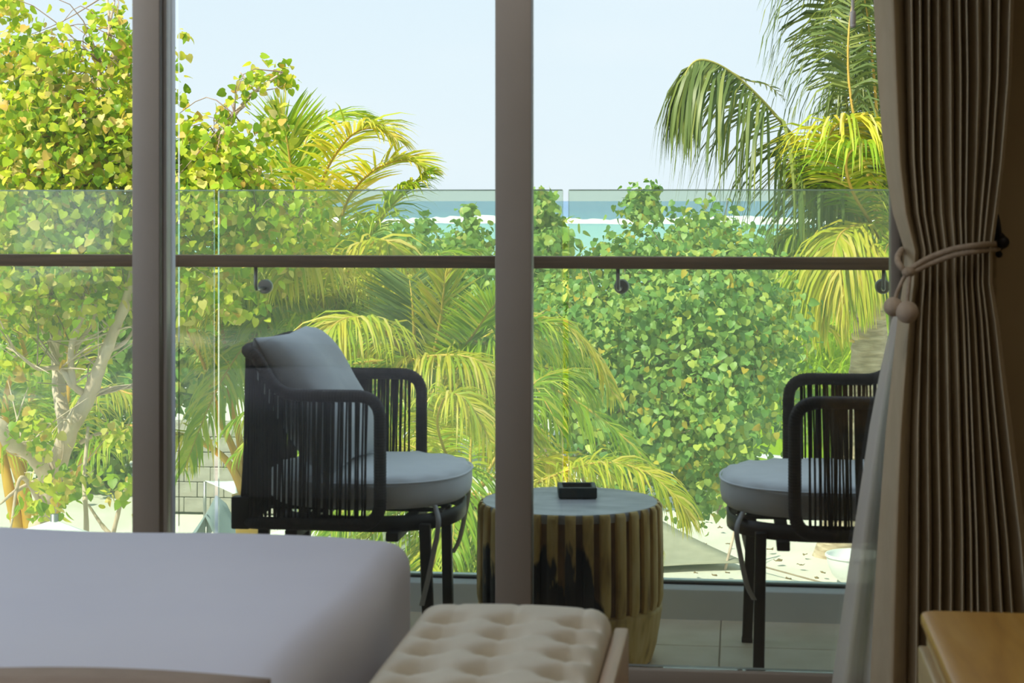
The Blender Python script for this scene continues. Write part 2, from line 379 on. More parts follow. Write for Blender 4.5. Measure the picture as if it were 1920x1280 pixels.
def resample(pts, step, closed=False):
    P = pts+[pts[0]] if closed else pts
    out = []; acc = 0
    L_ = [0]
    for i in range(1, len(P)): L_.append(L_[-1]+(P[i]-P[i-1]).length)
    k = max(2, round(L_[-1]/step)); j = 0
    for i in range(k if closed else k+1):
        s = L_[-1]*i/k
        while j < len(P)-2 and L_[j+1] < s: j += 1
        t = (s-L_[j])/max(1e-9, L_[j+1]-L_[j]); out.append(P[j].lerp(P[j+1], t))
    return out
def catmull(pts, n):
    P = [Vector(p) for p in pts]; P = [P[0]*2-P[1]]+P+[P[-1]*2-P[-2]]; out = []
    K = len(P)-3
    for i in range(n+1):
        s = K*i/n; k = min(int(s), K-1); t = s-k; a, b, c, d = P[k:k+4]
        out.append(.5*((2*b)+(c-a)*t+(2*a-5*b+4*c-d)*t*t+(3*b-a-3*c+d)*t**3))
    return out
def interp(tab, y):
    ks = [r[0] for r in tab]
    return [float(np.interp(y, ks, [r[i] for r in tab])) for i in range(1, len(tab[0]))]

GROUND = -3.0
# ================================================================== SETTING: the land
v = []; f = []
xs = np.linspace(-60, 60, 61); ys = np.concatenate([np.linspace(5.2, 40, 50), np.linspace(42, 95, 20)])
for y in ys:
    for x in xs:
        h = .05*math.sin(x*.9+y*.5)+.04*math.sin(x*.37-y*.8)
        sl = 0 if y < 62 else -(y-62)*.03
        v.append((x, y, GROUND+h*.6+sl))
nx = len(xs)
for j in range(len(ys)-1):
    for i in range(nx-1): f.append((j*nx+i, j*nx+i+1, (j+1)*nx+i+1, (j+1)*nx+i))
mb = MB(); mb.v = v; mb.f = f; struct(mb.build('ground', 'sand'))
mb = MB().add([(-15000, 60, -3.45), (15000, 60, -3.45), (15000, 30000, -3.45), (-15000, 30000, -3.45)], [(0, 1, 2, 3)])
struct(mb.build('sea', 'sea', smooth=False))
# breaking surf on the reef
mb = MB(); vs = []; fs = []
X = np.linspace(-140, 140, 281)
for i, x in enumerate(X):
    w = 1+.35*math.sin(x*.21)+.25*math.sin(x*.55+1)+.2*random.random(); y0 = 372-.125*x+2*math.sin(x*.11)
    hh = .75+.3*math.sin(x*.13+2)+.28*random.random()
    for yy, zz in ((-14*w, -3.5), (-9*w, -3.3), (-3, -3.0), (0, -3.45+1.25*hh), (2, -3.3), (3.5, -3.5)): vs.append((x, y0+yy, zz))
for i in range(len(X)-1):
    for k in range(5): fs.append((i*6+k, (i+1)*6+k, (i+1)*6+k+1, i*6+k+1))
mb.add(vs, fs); o = mb.build('breaking_wave', 'foam'); struct(o)

# ================================================================== SETTING: the room and balcony
YD = 3.95          # plane of the doors
YI = 3.86          # inner face of the wall that holds the doors
ZF = .03           # room floor
def sbox(name, lo, hi, m, r=0, parent=None):
    o = MB().span(lo, hi, r).build(name, m, parent, smooth=r > 0, auto=40 if r > 0 else None)
    if parent is None: struct(o)
    return o
sbox('floor', (-2.9, -2.3, -.25), (1.5, YI-.04, ZF), 'floor')
sbox('ceiling', (-2.9, -2.3, 2.6), (1.5, YI+.2, 2.75), 'ceiling')
sbox('wall_back', (-2.9, -2.45, -.25), (1.5, -2.3, 2.75), 'wall_room')
sbox('wall_right', (1.35, -2.3, -.25), (1.5, YI+.2, 2.75), 'wall')
# left wall with an opening made up for the added side light (outside the picture)
wl = sbox('wall_left', (-2.95, -2.3, -.25), (-2.8, 1.7, 2.75), 'wall_room')
for lo, hi in (((-2.95, 3.3, -.25), (-2.8, YI+.2, 2.75)), ((-2.95, 1.7, -.25), (-2.8, 3.3, .75)), ((-2.95, 1.7, 2.35), (-2.8, 3.3, 2.75))):
    sbox('wall_panel', lo, hi, 'wall_room', parent=wl)
# wall right of the doors and header above them
XJ = WY(1692, 400, YI).x
sbox('wall_front', (XJ, YI, -.25), (1.5, YI+.2, 2.75), 'wall')
sbox('trim_1', (-2.8, YI, 2.42), (XJ, YI+.2, 2.75), 'wall')
# balcony
fl = sbox('balcony_floor', (-5.5, YI-.04, -.25), (5.5, 4.98, -.012), 'grout')
xj = WY(1350, 1200, 4.5).x
tile_me = None
for i in range(-5, 5):
    for j in range(2):
        x0 = xj+i*.60; y0 = 3.95+j*.60
        x1 = min(x0+.598, 2.4); y1 = min(y0+.598, 4.85)
        if y1-y0 < .05 or x0 < -3.2 or x1-x0 < .1: continue
        if y1-y0 > .4 and x1-x0 > .4:
            if tile_me is None:
                o = MB().rbox((0, 0, 0), (.598, .598, .012), .002, 1).build('tile', 'tile', fl, smooth=False); tile_me = o.data
            else:
                o = bpy.data.objects.new('tile', tile_me); COL.objects.link(o); o.parent = fl
            o.location = (x0+.299, y0+.299, -.006)
        else:
            MB().span((x0, y0, -.012), (x1, y1, 0), .002, 1).build('tile', 'tile', fl, smooth=False)
cu = sbox('balcony_curb', (-5.5, 4.83, -.25), (5.5, 4.98, .08), 'curb', .006)
sbox('house_side', (-6, YI, -3.2), (-2.95, YI+.2, 2.75), 'soffit')
sbox('house_side', (1.5, YI, -3.2), (6, YI+.2, 2.75), 'soffit')
sbox('house_wall', (-6, 3.7, -3.2), (6, 4.9, -.25), 'soffit')

# sliding doors -----------------------------------------------------------------
ZT = .115; ZTOP = 2.42
sill = MB().span((-2.8, YI-.02, -.02), (XJ+.05, YI+.15, ZT-.045), .004).build('trim_2', 'frame', None, auto=40); struct(sill)
def px_x(px, Y): return WY(px, 600, Y).x
def sliding(name, x0, x1, y0, y1, st_l, st_r, trim=0):
    """one sliding leaf: stiles, rails, pane"""
    ym = (y0+y1)/2
    root = empty(name, ((x0+x1)/2, ym, 0)); struct(root); inv = Matrix.Translation((-(x0+x1)/2, -ym, 0))
    def part(n, lo, hi, m, r=.004):
        lo, hi = Vector(lo), Vector(hi); off = Vector(((x0+x1)/2, ym, 0))
        return MB().span(lo-off, hi-off, r).build(n, m, root, auto=40)
    part('stile', (x0, y0, ZT-.045), (x0+st_l-trim, y1, ZTOP), 'frame')
    part('stile', (x1-st_r, y0, ZT-.045), (x1, y1, ZTOP), 'frame')
    part('bottom_rail', (x0+st_l, y0, ZT-.045), (x1-st_r, y1, ZT), 'frame')
    part('top_rail', (x0+st_l, y0, ZTOP-.06), (x1-st_r, y1, ZTOP), 'frame')
    off = Vector(((x0+x1)/2, ym, 0))
    g = MB().span(Vector((x0+st_l, ym-.004, ZT))-off, Vector((x1-st_r, ym+.004, ZTOP-.06))-off, 0).build('glass_pane', 'door_glass', root, smooth=False)
    return root
yA0, yA1 = YI-.005, YI+.045     # inner track
yB0, yB1 = YI+.055, YI+.105     # outer track
xa = px_x(247, yA0); xb = px_x(299, yA0)
xc = px_x(928, yA0); xd = px_x(996, yA0)
d1 = sliding('door_1', -2.8, xb, yA0, yA1, .06, xb-xa)
xb2 = px_x(329, yB0)
d2 = sliding('door_2', xb2-.075, px_x(990, yB0), yB0, yB1, .075, .06, xb2-px_x(312, yB0))
d3 = sliding('door_3', xc, px_x(1690, yA0)-.001, yA0, yA1, xd-xc, .021)
# pale aluminium edges on the left meeting stiles, slanted to the light
def strip(px0, px1, y0, y1, parent):
    p = [(px_x(px0, y0), y0), (px_x(px1, y1), y1), (px_x(px1, y1)-.001, y1+.002), (px_x(px0, y0)-.004, y1+.002)]
    vs = [(x, y, z) for z in (ZT, ZTOP) for x, y in p]
    fs = [(3, 2, 1, 0), (4, 5, 6, 7)]+[(k, (k+1) % 4, 4+(k+1) % 4, 4+k) for k in range(4)]
    o = MB().add(vs, fs).build('interlock_strip', 'strip', parent, smooth=False); o.location = -Vector(parent.location)
strip(299, 303, yA0+.004, yA0+.020, d1)
strip(312, 329, yB0-.020, yB0+.046, d2)
mb = MB().span((px_x(299, yA1-.02)-.002, yA1-.022, ZT), (px_x(312, yA1-.022), yB0-.002, ZTOP), .001)
o = mb.build('cover_strip', 'frame_pale', d2, auto=40); o.location = -Vector(d2.location)

# ================================================================== glass railing
gr = empty('glass_railing', (0, 4.905, .08))
tag(gr, 'clear frameless glass railing with dark wooden handrail along the balcony edge', 'railing')
GZ = 1.138
gx = [(-5.4, px_x(401, 4.9)), (px_x(409, 4.9), px_x(1055, 4.9)), (px_x(1066, 4.9), 5.4)]
for a, b_ in gx:
    MB().span((a, -.006, -.06), (b_, .006, GZ-.08), 0).build('glass_panel', 'rail_glass', gr, smooth=False)
    e = MB()
    MB().span((a+.001, -.0062, GZ-.0805), (b_-.001, .0062, GZ-.077), 0).build('polished_edge', 'glass_edge', gr, smooth=False)
MB().span((-5.4, -.014, -.0), (5.4, .014, .007), .003).build('base_seal', 'gasket', gr, auto=40)
hz0 = CAMZ-128*dY(1300, 4.80)/FPX-.08; hz1 = CAMZ-104.5*dY(1300, 4.80)/FPX-.08
MB().span((-5.4, -.125, hz0), (5.4, -.085, hz1), .004).build('handrail', 'handrail', gr, auto=40)
for px in (-190, 485, 1160, 1655, 2330):
    x = px_x(px, 4.83); zd = CAMZ-(538-HOR)*dY(px, 4.85)/FPX-.08
    p = fillet([(x, -.105, hz0+.01), (x, -.105, zd-.004), (x+.004, -.02, zd-.004)], .016, 6)
    br = MB().tube(p, .0052, 10).build('bracket', 'steel', gr)
    q = MB()
    prof = [(.001, 0), (.018, 0), (.020, .004), (.020, .020), (.017, .024), (.001, .024)]
    q.lathe(prof, 24)
    mt = Matrix.Translation((x+.004, -.007, zd)) @ Matrix.Rotation(PI/2, 4, 'X')
    q.v = [tuple(mt @ Vector(p)) for p in q.v]
    q.build('glass_clamp', 'steel', br, auto=40)

# ================================================================== rope armchairs
def make_chair():
    root = empty('rope_armchair', (0, 0, 0))
    w = .275; ZA = .657; ZBT = .752; ZL = .358; XF = .075; XB = -.262
    # rope-wound frame: one closed loop
    pts = [(XF, -w, ZL), (XF, -w, ZA), (-.168, -w, ZA), (-.222, -w, ZBT), (-.258, -w+.05, ZBT+.004), (-.258, w-.05, ZBT+.004), (-.222, w, ZBT), (-.168, w, ZA), (XF, w, ZA), (XF, w, ZL), (XB, w, ZL), (XB, -w, ZL)]
    rs = [.055, .055, .05, .045, .05, .05, .045, .05, .055, .055, .06, .06]
    P = resample(fillet(pts, rs, 8, True), .0023, True)
    R = [.0150*(1+.05*math.cos(2*PI*i/3)) for i in range(len(P))]
    MB().tube(P, R, 8, closed=True).build('wound_frame', 'rope', root)
    # vertical ropes: sides, then back
    side_z = lambda x: ZA if x > -.168 else float(np.interp(x, [-.222, -.168], [ZBT, ZA]))
    def rope(p0, p1, name='rope'):
        p0, p1 = Vector(p0), Vector(p1); mid = (p0+p1)/2+Vector((random.uniform(-.002, .002), 0, 0))
        MB().tube([p0, mid, p1], .0026, 5).build(name, 'rope', root)
    for s in (-1, 1):
        x = XF-.03
        while x > -.235:
            lean = random.uniform(-.003, .003)
            rope((x, s*w, side_z(x)-.004), (x+lean-.004, s*w, ZL+.004))
            if random.random() < .6: rope((x-.0045, s*w, side_z(x)-.004), (x+lean-.0065, s*w, ZL+.004))
            x -= random.choice((.0085, .0095, .0115))
    y = -w+.012
    while y < w-.01:
        zt = ZBT+.004 if abs(y) < w-.06 else float(np.interp(abs(y), [w-.06, w], [ZBT+.004, ZBT]))
        rope((-.258 if abs(y) < w-.05 else -.258+(abs(y)-w+.05)*.6, y, zt-.004), (XB, y, ZL+.004)); y += .0115
    # seat frame: D-shaped band, cross braces, straps
    def sup(a, b_, k=2.5, n=48, z=0, cx=0):
        out = []
        for i in range(n):
            t = 2*PI*i/n; c, s_ = math.cos(t), math.sin(t)
            out.append(Vector((cx+a*abs(c)**(2/k)*(1 if c > 0 else -1), b_*abs(s_)**(2/k)*(1 if s_ > 0 else -1), z)))
        return out
    o1, o2 = sup(.230, .238), sup(.222, .230); n = len(o1); vs = []; fs = []
    for ring, z in ((o1, .335), (o1, .372), (o2, .372), (o2, .335)): vs += [p+Vector((0, 0, z)) for p in ring]
    for k in range(4):
        for i in range(n): fs.append((k*n+i, k*n+(i+1) % n, ((k+1) % 4)*n+(i+1) % n, ((k+1) % 4)*n+i))
    MB().add(vs, fs).build('seat_frame', 'chair_metal', root)
    for y in (-.15, -.075, 0, .075, .15):
        MB().span((-.215, y-.022, .374), (.205, y+.022, .378), .001, 1).build('seat_strap', 'chair_metal', root, smooth=False)
    for x in (-.14, .1):
        MB().span((x-.015, -w+.012, .318), (x+.015, w-.012, .340), .003).build('cross_brace', 'chair_metal', root, auto=40)
    for x, y, dx, dy in ((.168, -.205, .012, .004), (.150, .215, .006, .004), (-.215, -.215, -.02, -.004), (-.215, .215, -.02, .004)):
        a = Vector((x, y, .352)); b_ = Vector((x+dx, y+dy, 0)); m_ = MB().rbox((0, 0, 0), (.026, .026, 1), .004, 2)
        m_.v = [tuple(a.lerp(b_, .5-p[2])+Vector((p[0], p[1], 0))) for p in m_.v]
        l = m_.build('leg', 'chair_metal', root, auto=40)
        MB().span((b_.x-.014, b_.y-.014, 0), (b_.x+.014, b_.y+.014, .012), .003).build('foot_cap', 'gasket', l, auto=40)
    for sy in (-1, 1): MB().span((XB-.018, sy*(w-.012)-.014, .342), (XB+.026, sy*(w-.012)+.014, .418), .004).build('rear_bracket', 'chair_metal', root, auto=40)
    # cushion
    prof = [(.0, .386), (.80, .384), (.95, .388), (.985, .398), (1.0, .415), (1.0, .435), (.985, .450), (.95, .459), (.80, .463), (.5, .465), (.2, .466)]
    base = sup(.245, .252, 2.35, 72); vs = []; fs = []; n = len(base)
    for k, (sc, z) in enumerate(prof):
        for i, p in enumerate(base):
            wob = .0022*math.sin(i*1.3+k)+.0015*math.sin(i*3.1) if 2 < k < 8 else 0
            vs.append(Vector((p.x*max(sc, .01), p.y*max(sc, .01), z+wob)))
    for k in range(len(prof)-1):
        for i in range(n): fs.append((k*n+i, k*n+(i+1) % n, (k+1)*n+(i+1) % n, (k+1)*n+i))
    vs.append(Vector((0, 0, .466)))
    for i in range(n): fs.append(((len(prof)-1)*n+i, (len(prof)-1)*n+(i+1) % n, len(vs)-1))
    cu = MB().add(vs, fs).build('seat_cushion', 'cushion', root)
    for k, z in ((6, .449),):
        ring = [p*1.002+Vector((0, 0, z)) for p in base]
        MB().tube(ring, .0028, 6, closed=True).build('piping', 'cushion', cu)
    for sy in (-1, 1):
        tp = catmull([(.19, sy*.195, .395), (.205, sy*.232, .36), (.196, sy*.236, .30), (.182, sy*.234, .235), (.165, sy*.230, .165 if sy < 0 else .2)], 20)
        vs = []; fs = []
        for i, p in enumerate(tp): vs += [p+Vector((-.006, 0, 0)), p+Vector((.006, 0, 0)), p+Vector((.006, .0012, 0)), p+Vector((-.006, .0012, 0))]
        for i in range(len(tp)-1):
            for k in range(4): fs.append((i*4+k, i*4+(k+1) % 4, (i+1)*4+(k+1) % 4, (i+1)*4+k))
        MB().add(vs, fs).build('cushion_tie', 'tie', cu)
    return root
YC = 4.405
ch1 = make_chair(); ch1.location = (-.905, YC, 0)
tag(ch1, 'dark rope armchair on the left, with a grey pillow on its pale seat cushion', 'armchair', 'rope armchairs on the balcony')
ch2 = copy_tree(ch1); ch2.location = (.195, YC, 0); ch2.rotation_euler = (0, 0, PI)
tag(ch2, 'dark rope armchair partly behind the curtain, with no pillow', 'armchair', 'rope armchairs on the balcony')
# grey pillow leaning on the left chair's back
def pillow(name, w, h, t, mtl):
    vs = []; fs = []; n = 20
    for s in (1, -1):
        for i in range(n+1):
            for j in range(n+1):
                u, v_ = -1+2*i/n, -1+2*j/n
                th = t/2*max(0, (1-u**4)*(1-v_**4))**.55
                pin = 1-.07*(1-abs(u))*abs(v_)**3; pin2 = 1-.07*(1-abs(v_))*abs(u)**3
                wr = .004*math.sin(6*u+3*v_)*math.sin(4*v_-u)*(1-u*u)*(1-v_*v_)
                vs.append((u*w/2*pin2, s*(th+wr*s+.0015), v_*h/2*pin))
    k = (n+1)**2
    for i in range(n):
        for j in range(n):
            a = i*(n+1)+j; q = (a, a+n+1, a+n+2, a+1)
            fs.append(q[::-1]); fs.append(tuple(k+x for x in q))
    brd = [i*(n+1) for i in range(n+1)]+[n*(n+1)+j for j in range(1, n+1)]+[i*(n+1)+n for i in range(n-1, -1, -1)]+[j for j in range(n-1, 0, -1)]
    for a, b_ in zip(brd, brd[1:]+brd[:1]): fs.append((a, b_, k+b_, k+a))
    return MB().add(vs, fs).build(name, mtl)
pl = pillow('scatter_pillow', .42, .37, .155, 'pillow')
pl.rotation_mode = 'QUATERNION'
pl.rotation_quaternion = Quaternion((0, 0, 1), math.radians(-3)) @ Quaternion((0, 1, 0), math.radians(-31)) @ Quaternion((0, 0, 1), PI/2)
pl.location = (-.905-.128, YC-.035, .628)
tag(pl, 'square grey canvas pillow leaning on the back of the left armchair', 'pillow')

# ================================================================== carved drum table
TX, TY, TR, TH = -.414, 4.405, .228, .38
tb = empty('drum_table', (TX, TY, 0)); tag(tb, 'carved ochre wooden drum table with ribbed sides and a grey top', 'table')
prof = [(.17, 0), (.198, .004), (.207, .05), (.2125, .10), (.2145, .15), (.215, .22), (.214, .30), (.212, TH-.022), (.20, TH-.020)]
MB().lathe(prof, 96).build('drum_body', 'drum', tb, auto=50)
MB().lathe([(.20, TH-.021), (.2135, TH-.021), (.2145, TH-.014), (.2145, TH-.004), (.212, TH), (.10, TH)], 96).build('table_top', 'drum_top', tb, auto=50)
# ribs standing proud of the body, rounded lower ends
NR = 33
rib_me = None
for k in range(NR):
    a = 2*PI*k/NR+.05
    if rib_me is None:
        mb = MB(); hw = .0125; secs = []
        zs = [.128, .132, .140, .155, .20, .28, TH-.010, TH-.001]
        for i, z in enumerate(zs):
            br = float(np.interp(z, [.10, .15, .22, .30, TH], [.2125, .2145, .215, .214, .212]))
            ww = hw*(.35, .7, .95, 1, 1, 1, 1, 1)[i]; ht = (.001, .006, .010, .0125, .0125, .0125, .0125, .006)[i]
            secs.append([(br-.012, -ww, z), (br+ht*.75, -ww, z), (br+ht, -ww*.6, z), (br+ht, ww*.6, z), (br+ht*.75, ww, z), (br-.012, ww, z)])
        vs = [p for s_ in secs for p in s_]; fs = [tuple(range(6))[::-1], tuple((len(secs)-1)*6+i for i in range(6))]
        for i in range(len(secs)-1):
            for q in range(6): fs.append((i*6+q, i*6+(q+1) % 6, (i+1)*6+(q+1) % 6, (i+1)*6+q))
        # built once at angle 0, then copied round with its angle baked so that stain follows the table
        rib_v, rib_f = vs, fs; rib_me = True
    ca, sa = math.cos(a), math.sin(a)
    MB().add([(x*ca-y*sa, x*sa+y*ca, z) for x, y, z in rib_v], rib_f).build('rib', 'drum', tb, auto=35)
for o in tb.children:
    if o.name.startswith('drum_body'): o.data.materials[0] = M['drum_groove']
# the part of the body below the grooves is the same ochre as the ribs
MB().lathe([(.17, .0), (.2, .003), (.211, .04), (.219, .09), (.2245, .125), (.2235, .133), (.212, .139)], 96).build('drum_foot', 'drum', tb, auto=60)
# ashtray
pa = Wz(1082, 930, TH)
at = empty('ashtray', (pa.x, pa.y, TH), math.radians(8)); tag(at, 'small square dark stone ashtray on the drum table', 'ashtray')
h = .047; mb = MB()
vs = [(-h, -h, .002), (h, -h, .002), (h, h, .002), (-h, h, .002), (-h, -h, .028), (h, -h, .028), (h, h, .028), (-h, h, .028)]
q = h-.011
vs += [(-q, -q, .028), (q, -q, .028), (q, q, .028), (-q, q, .028), (-q+.004, -q+.004, .009), (q-.004, -q+.004, .009), (q-.004, q-.004, .009), (-q+.004, q-.004, .009)]
fs = [(3, 2, 1, 0), (12, 13, 14, 15)]
for i in range(4):
    j = (i+1) % 4; fs += [(i, j, 4+j, 4+i), (4+i, 4+j, 8+j, 8+i), (8+i, 8+j, 12+j, 12+i)]
bd = MB().add(vs, fs).build('bowl', 'ash', at, smooth=False)
md = bd.modifiers.new('bevel', 'BEVEL'); md.width = .0025; md.segments = 2
for x in (-1, 1): MB().rbox((x*.03, 0, .001), (.012, .06, .004), .001, 1).build('foot_pad', 'gasket', at, smooth=False)

# ================================================================== bed
BZ = .55
bed = empty('bed', (-1.5, 1.9, ZF)); tag(bed, 'bed with a plain white sheet pulled tight, beside the bench', 'bed')
rotb = math.radians(.9)
bx1, by1 = -.505, 3.0
cx, cy, hx, hy = -1.50, 1.70, .978, 1.30
def bedfn(q):
    x, y, z = q
    k = 1 if z > 0 else 0
    dz = k*(.004*math.sin(3.1*x+1.7*y)+.003*math.sin(7*y-2*x)+.0025*math.sin(11*x+5*y))
    # corner pulled slightly down
    dz -= .006*k*max(0, (x/hx-.86)/.14)*max(0, (y/hy-.84)/.16)
    dx = .004*math.sin(9*y)*(1 if abs(x) > hx-.06 else 0)
    return Vector((x+dx, y, z+dz))
o = MB().softbox((hx, hy, .135), .045, (40, 40, 6), bedfn).build('mattress', 'sheet', bed); o.location = (0, cy-1.9, BZ-.135-ZF)
o.rotation_euler = (0, 0, rotb)
MB().rbox((0, cy-1.9, .15), (2*hx-.03, 2*hy-.03, .26), .02).build('bed_base', 'bed_base', bed, auto=40).rotation_euler = (0, 0, rotb)
for x in (-.9, .9):
    for y in (-1.2, 1.2): MB().span((x-.03, cy-1.9+y-.03, 0), (x+.03, cy-1.9+y+.03, .03), .005).build('leg', 'bench_wood', bed, auto=40)
# folded throw across the near part
yT = Wz(250, 1296, BZ).y
vs = []; fs = []; nx_, ny_ = 60, 12
for s in (0, 1):
    for i in range(nx_+1):
        for j in range(ny_+1):
            x = -2.46+1.93*i/nx_; y = yT-.75+.75*j/ny_+(.010*math.sin(7*x)-.008*math.sin(3*x+1) if j == ny_ else 0)
            e_ = min(1, (1-j/ny_)*8, (i/nx_)*30, (1-i/nx_)*30)
            z = BZ+.012 + (s*(.006+.010*max(0, e_)**.5) if s else 0)+.004*math.sin(9*x+4*y)*s
            vs.append((x, y, z))
k = (nx_+1)*(ny_+1)
for i in range(nx_):
    for j in range(ny_):
        a = i*(ny_+1)+j; q_ = (a, a+ny_+1, a+ny_+2, a+1); fs.append(q_[::-1]); fs.append(tuple(k+x for x in q_))
brd = [i*(ny_+1) for i in range(nx_+1)]+[nx_*(ny_+1)+j for j in range(1, ny_+1)]+[i*(ny_+1)+ny_ for i in range(nx_-1, -1, -1)]+[j for j in range(ny_-1, 0, -1)]
for a, b_ in zip(brd, brd[1:]+brd[:1]): fs.append((a, b_, k+b_, k+a))
th = MB().add(vs, fs).build('bed_throw', 'throw'); tag(th, 'brown throw folded across the near part of the bed', 'throw')

# ================================================================== tufted bench
NZ = .49; BL, BR = -.494, -.195; bY1, bY0 = 2.79, 1.35
bw = (BR-BL)/2; bl = (bY1-bY0)/2
bn = empty('tufted_bench', ((BL+BR)/2, (bY0+bY1)/2, ZF)); tag(bn, 'cream button-tufted leather bench in a pale wooden frame', 'bench')
ct = .045  # half thickness
tx = [-.088, .005, .108]; rows = [Wz(940, py, NZ).y-(bY0+bY1)/2 for py in (1158, 1186, 1217, 1252)]
sp_ = (rows[0]-rows[-1])/3
while rows[-1]-sp_ > -bl+.06: rows.append(rows[-1]-sp_)
BUT = [(x, y) for y in rows for x in tx]
def tuft(q):
    x, y, z = q
    if z > 0:
        k = min(1, z/ct)
        dz = 0
        for bx_, by_ in BUT:
            dd = (x-bx_)**2+(y-by_)**2
            if dd < .01: dz -= .034*math.exp(-dd/(2*.016**2))
        for by_ in rows: dz -= .0035*math.exp(-((y-by_)/.006)**2)*(1 if abs(x) < bw-.03 else .4)
        for bx_ in tx: dz -= .0022*math.exp(-((x-bx_)/.005)**2)
        dz += .006*(1-(x/bw)**2)
        return Vector((x, y, z+dz*k))
    return Vector((x, y, z))
cz = NZ-ct-ZF-.004
MB().softbox((bw, bl, ct), .032, (44, 170, 3), tuft).build('cushion', 'leather', bn).location = (0, 0, cz)
for bx_, by_ in BUT: MB().sphere((bx_, by_, cz+ct-.031), .0085, 10, 6, (1, 1, .45)).build('button', 'leather', bn)
for s in (-1, 1):
    xr_ = bw+.013 if s > 0 else -bw+.013
    MB().span((xr_-.011, -bl, .285 if s > 0 else .29), (xr_+.011, bl-.005, NZ-ZF-.035 if s > 0 else .36), .004).build('side_rail', 'bench_wood', bn, auto=40)
MB().span((-bw, -bl+.02, .285), (bw, bl-.02, cz-ct), .003).build('seat_base', 'bench_wood', bn, auto=40)
for x in (-1, 1):
    for y in (-1, 1): MB().span((x*(bw-.02)-.02, y*(bl-.06)-.02, 0), (x*(bw-.02)+.02, y*(bl-.06)+.02, .285), .004).build('leg', 'bench_wood', bn, auto=40)

# ================================================================== nightstand
c0 = Wz(1724, 1142, .50); nsx, nsy = c0.x, c0.y
ns = empty('nightstand', (nsx+.3, nsy-.55, ZF)); tag(ns, 'honey-coloured wooden nightstand with rounded top in front of the curtain', 'nightstand')
H = .50-ZF
def rounded_slab(hx_, hy_, r, z0, z1, bev=.006):
    pts = []
    for cxs, cys, a0 in ((1, 1, 0), (-1, 1, 90), (-1, -1, 180), (1, -1, 270)):
        for k in range(7):
            a = math.radians(a0+15*k); pts.append((cxs*(hx_-r)+r*math.cos(a), cys*(hy_-r)+r*math.sin(a)))
    vs = []; fs = []; n = len(pts)
    for z, ins in ((z0, bev), (z0+bev*.3, bev*.3), (z0+bev, 0), (z1-bev, 0), (z1-bev*.3, bev*.3), (z1, bev)):
        for x, y in pts: vs.append((x*(1-ins/hx_), y*(1-ins/hy_), z))
    for k in range(5):
        for i in range(n): fs.append((k*n+i, k*n+(i+1) % n, (k+1)*n+(i+1) % n, (k+1)*n+i))
    fs.append(tuple(range(n))[::-1]); fs.append(tuple(5*n+i for i in range(n)))
    return MB().add(vs, fs)
rounded_slab(.30, .55, .02, H-.022, H).build('top', 'oak', ns, auto=40)
rounded_slab(.292, .542, .018, .10, H-.022, .003).build('body', 'oak_side', ns, auto=40)
for yy in (.27, -.27):
    dr = MB().span((-.306, yy-.245, .125), (-.290, yy+.245, H-.045), .004).build('drawer', 'oak_side', ns, auto=40)
    dr['label'] = 'drawer front with a dark finger slot'
    MB().rbox((-.3065, yy+.075, H-.095), (.003, .034, .016), .0014, 2).build('finger_slot', 'gasket', dr, auto=40)
    MB().tube(catmull([(-.305, yy+.19, H-.15), (-.325, yy+.165, H-.15), (-.325, yy+.10, H-.15), (-.305, yy+.075, H-.15)], 14), .006, 8).build('pull_handle', 'oak', dr)
for x in (-.25, .25):
    for y in (-.48, .48): MB().lathe([(.013, 0), (.021, .10)], 12, (x, y, 0)).build('leg', 'oak_side', ns, auto=40)

# ================================================================== curtains
def sheet(name, table, theta, amp, Yc, m, zs, nt_, curl=.0, thick=.0, warp=0):
    """hanging cloth: table rows (image-height y, left edge, right edge) give its gathering by height"""
    vs = []; fs = []
    ts = np.linspace(0, 1, nt_)
    for py in zs:
        xl, xr = interp(table, py)
        pL, pR = WY(xl, py, Yc), WY(xr, py, Yc); z = pL.z
        for t in ts:
            th, k = theta(t)
            wob = warp*math.sin(py*.004+t*9)*.004
            a = interp(amp, py)[0]*k
            x = pL.x+(pR.x-pL.x)*t
            sp = (pR.x-pL.x)/12
            x += -curl*sp*math.sin(2*th) + wob
            y = Yc-a*math.cos(th)+a*.25*math.sin(3.1*th+t*11)*.3
            vs.append((x, y, z))
    n = len(ts)
    for j in range(len(zs)-1):
        for i in range(n-1): fs.append((j*n+i, (j+1)*n+i, (j+1)*n+i+1, j*n+i+1))
    o = MB().add(vs, fs).build(name, m)
    return o
rnd = random.Random(3)
wid = [3.0]+[1.0+rnd.uniform(-.4, .5) for _ in range(11)]; cumw = np.concatenate([[0], np.cumsum(wid)]); cumw /= cumw[-1]
def th_drape(t):
    k = min(len(wid)-1, int(np.searchsorted(cumw, t, side='right'))-1); fct = (t-cumw[k])/(cumw[k+1]-cumw[k])
    return PI+2*PI*(k+fct), (1.0 if k else 1.25)
tab = [(-560, 1600, 1985), (-300, 1632, 1925), (0, 1640, 1902), (150, 1646, 1899), (300, 1656, 1888), (400, 1672, 1876), (470, 1694, 1866), (530, 1692, 1866), (600, 1682, 1878), (800, 1664, 1902), (1000, 1652, 1925), (1345, 1634, 1950)]
amp = [(-560, .034), (0, .027), (300, .026), (470, .017), (600, .021), (1000, .028), (1345, .030)]
YCU = 3.745
zs = list(np.linspace(-535, 330, 36))+list(np.linspace(350, 600, 26))+list(np.linspace(625, 1352, 30))
cu_ = sheet('curtain', tab, th_drape, amp, YCU, 'curtain', zs, 12*20, .08, warp=1)
md = cu_.modifiers.new('thick', 'SOLIDIFY'); md.thickness = .0015
tag(cu_, 'heavy taupe linen curtain gathered at its waist by a rope tieback', 'curtain')
def th_sheer(t): return PI+2*PI*5.5*t+.5*math.sin(7*t), 1
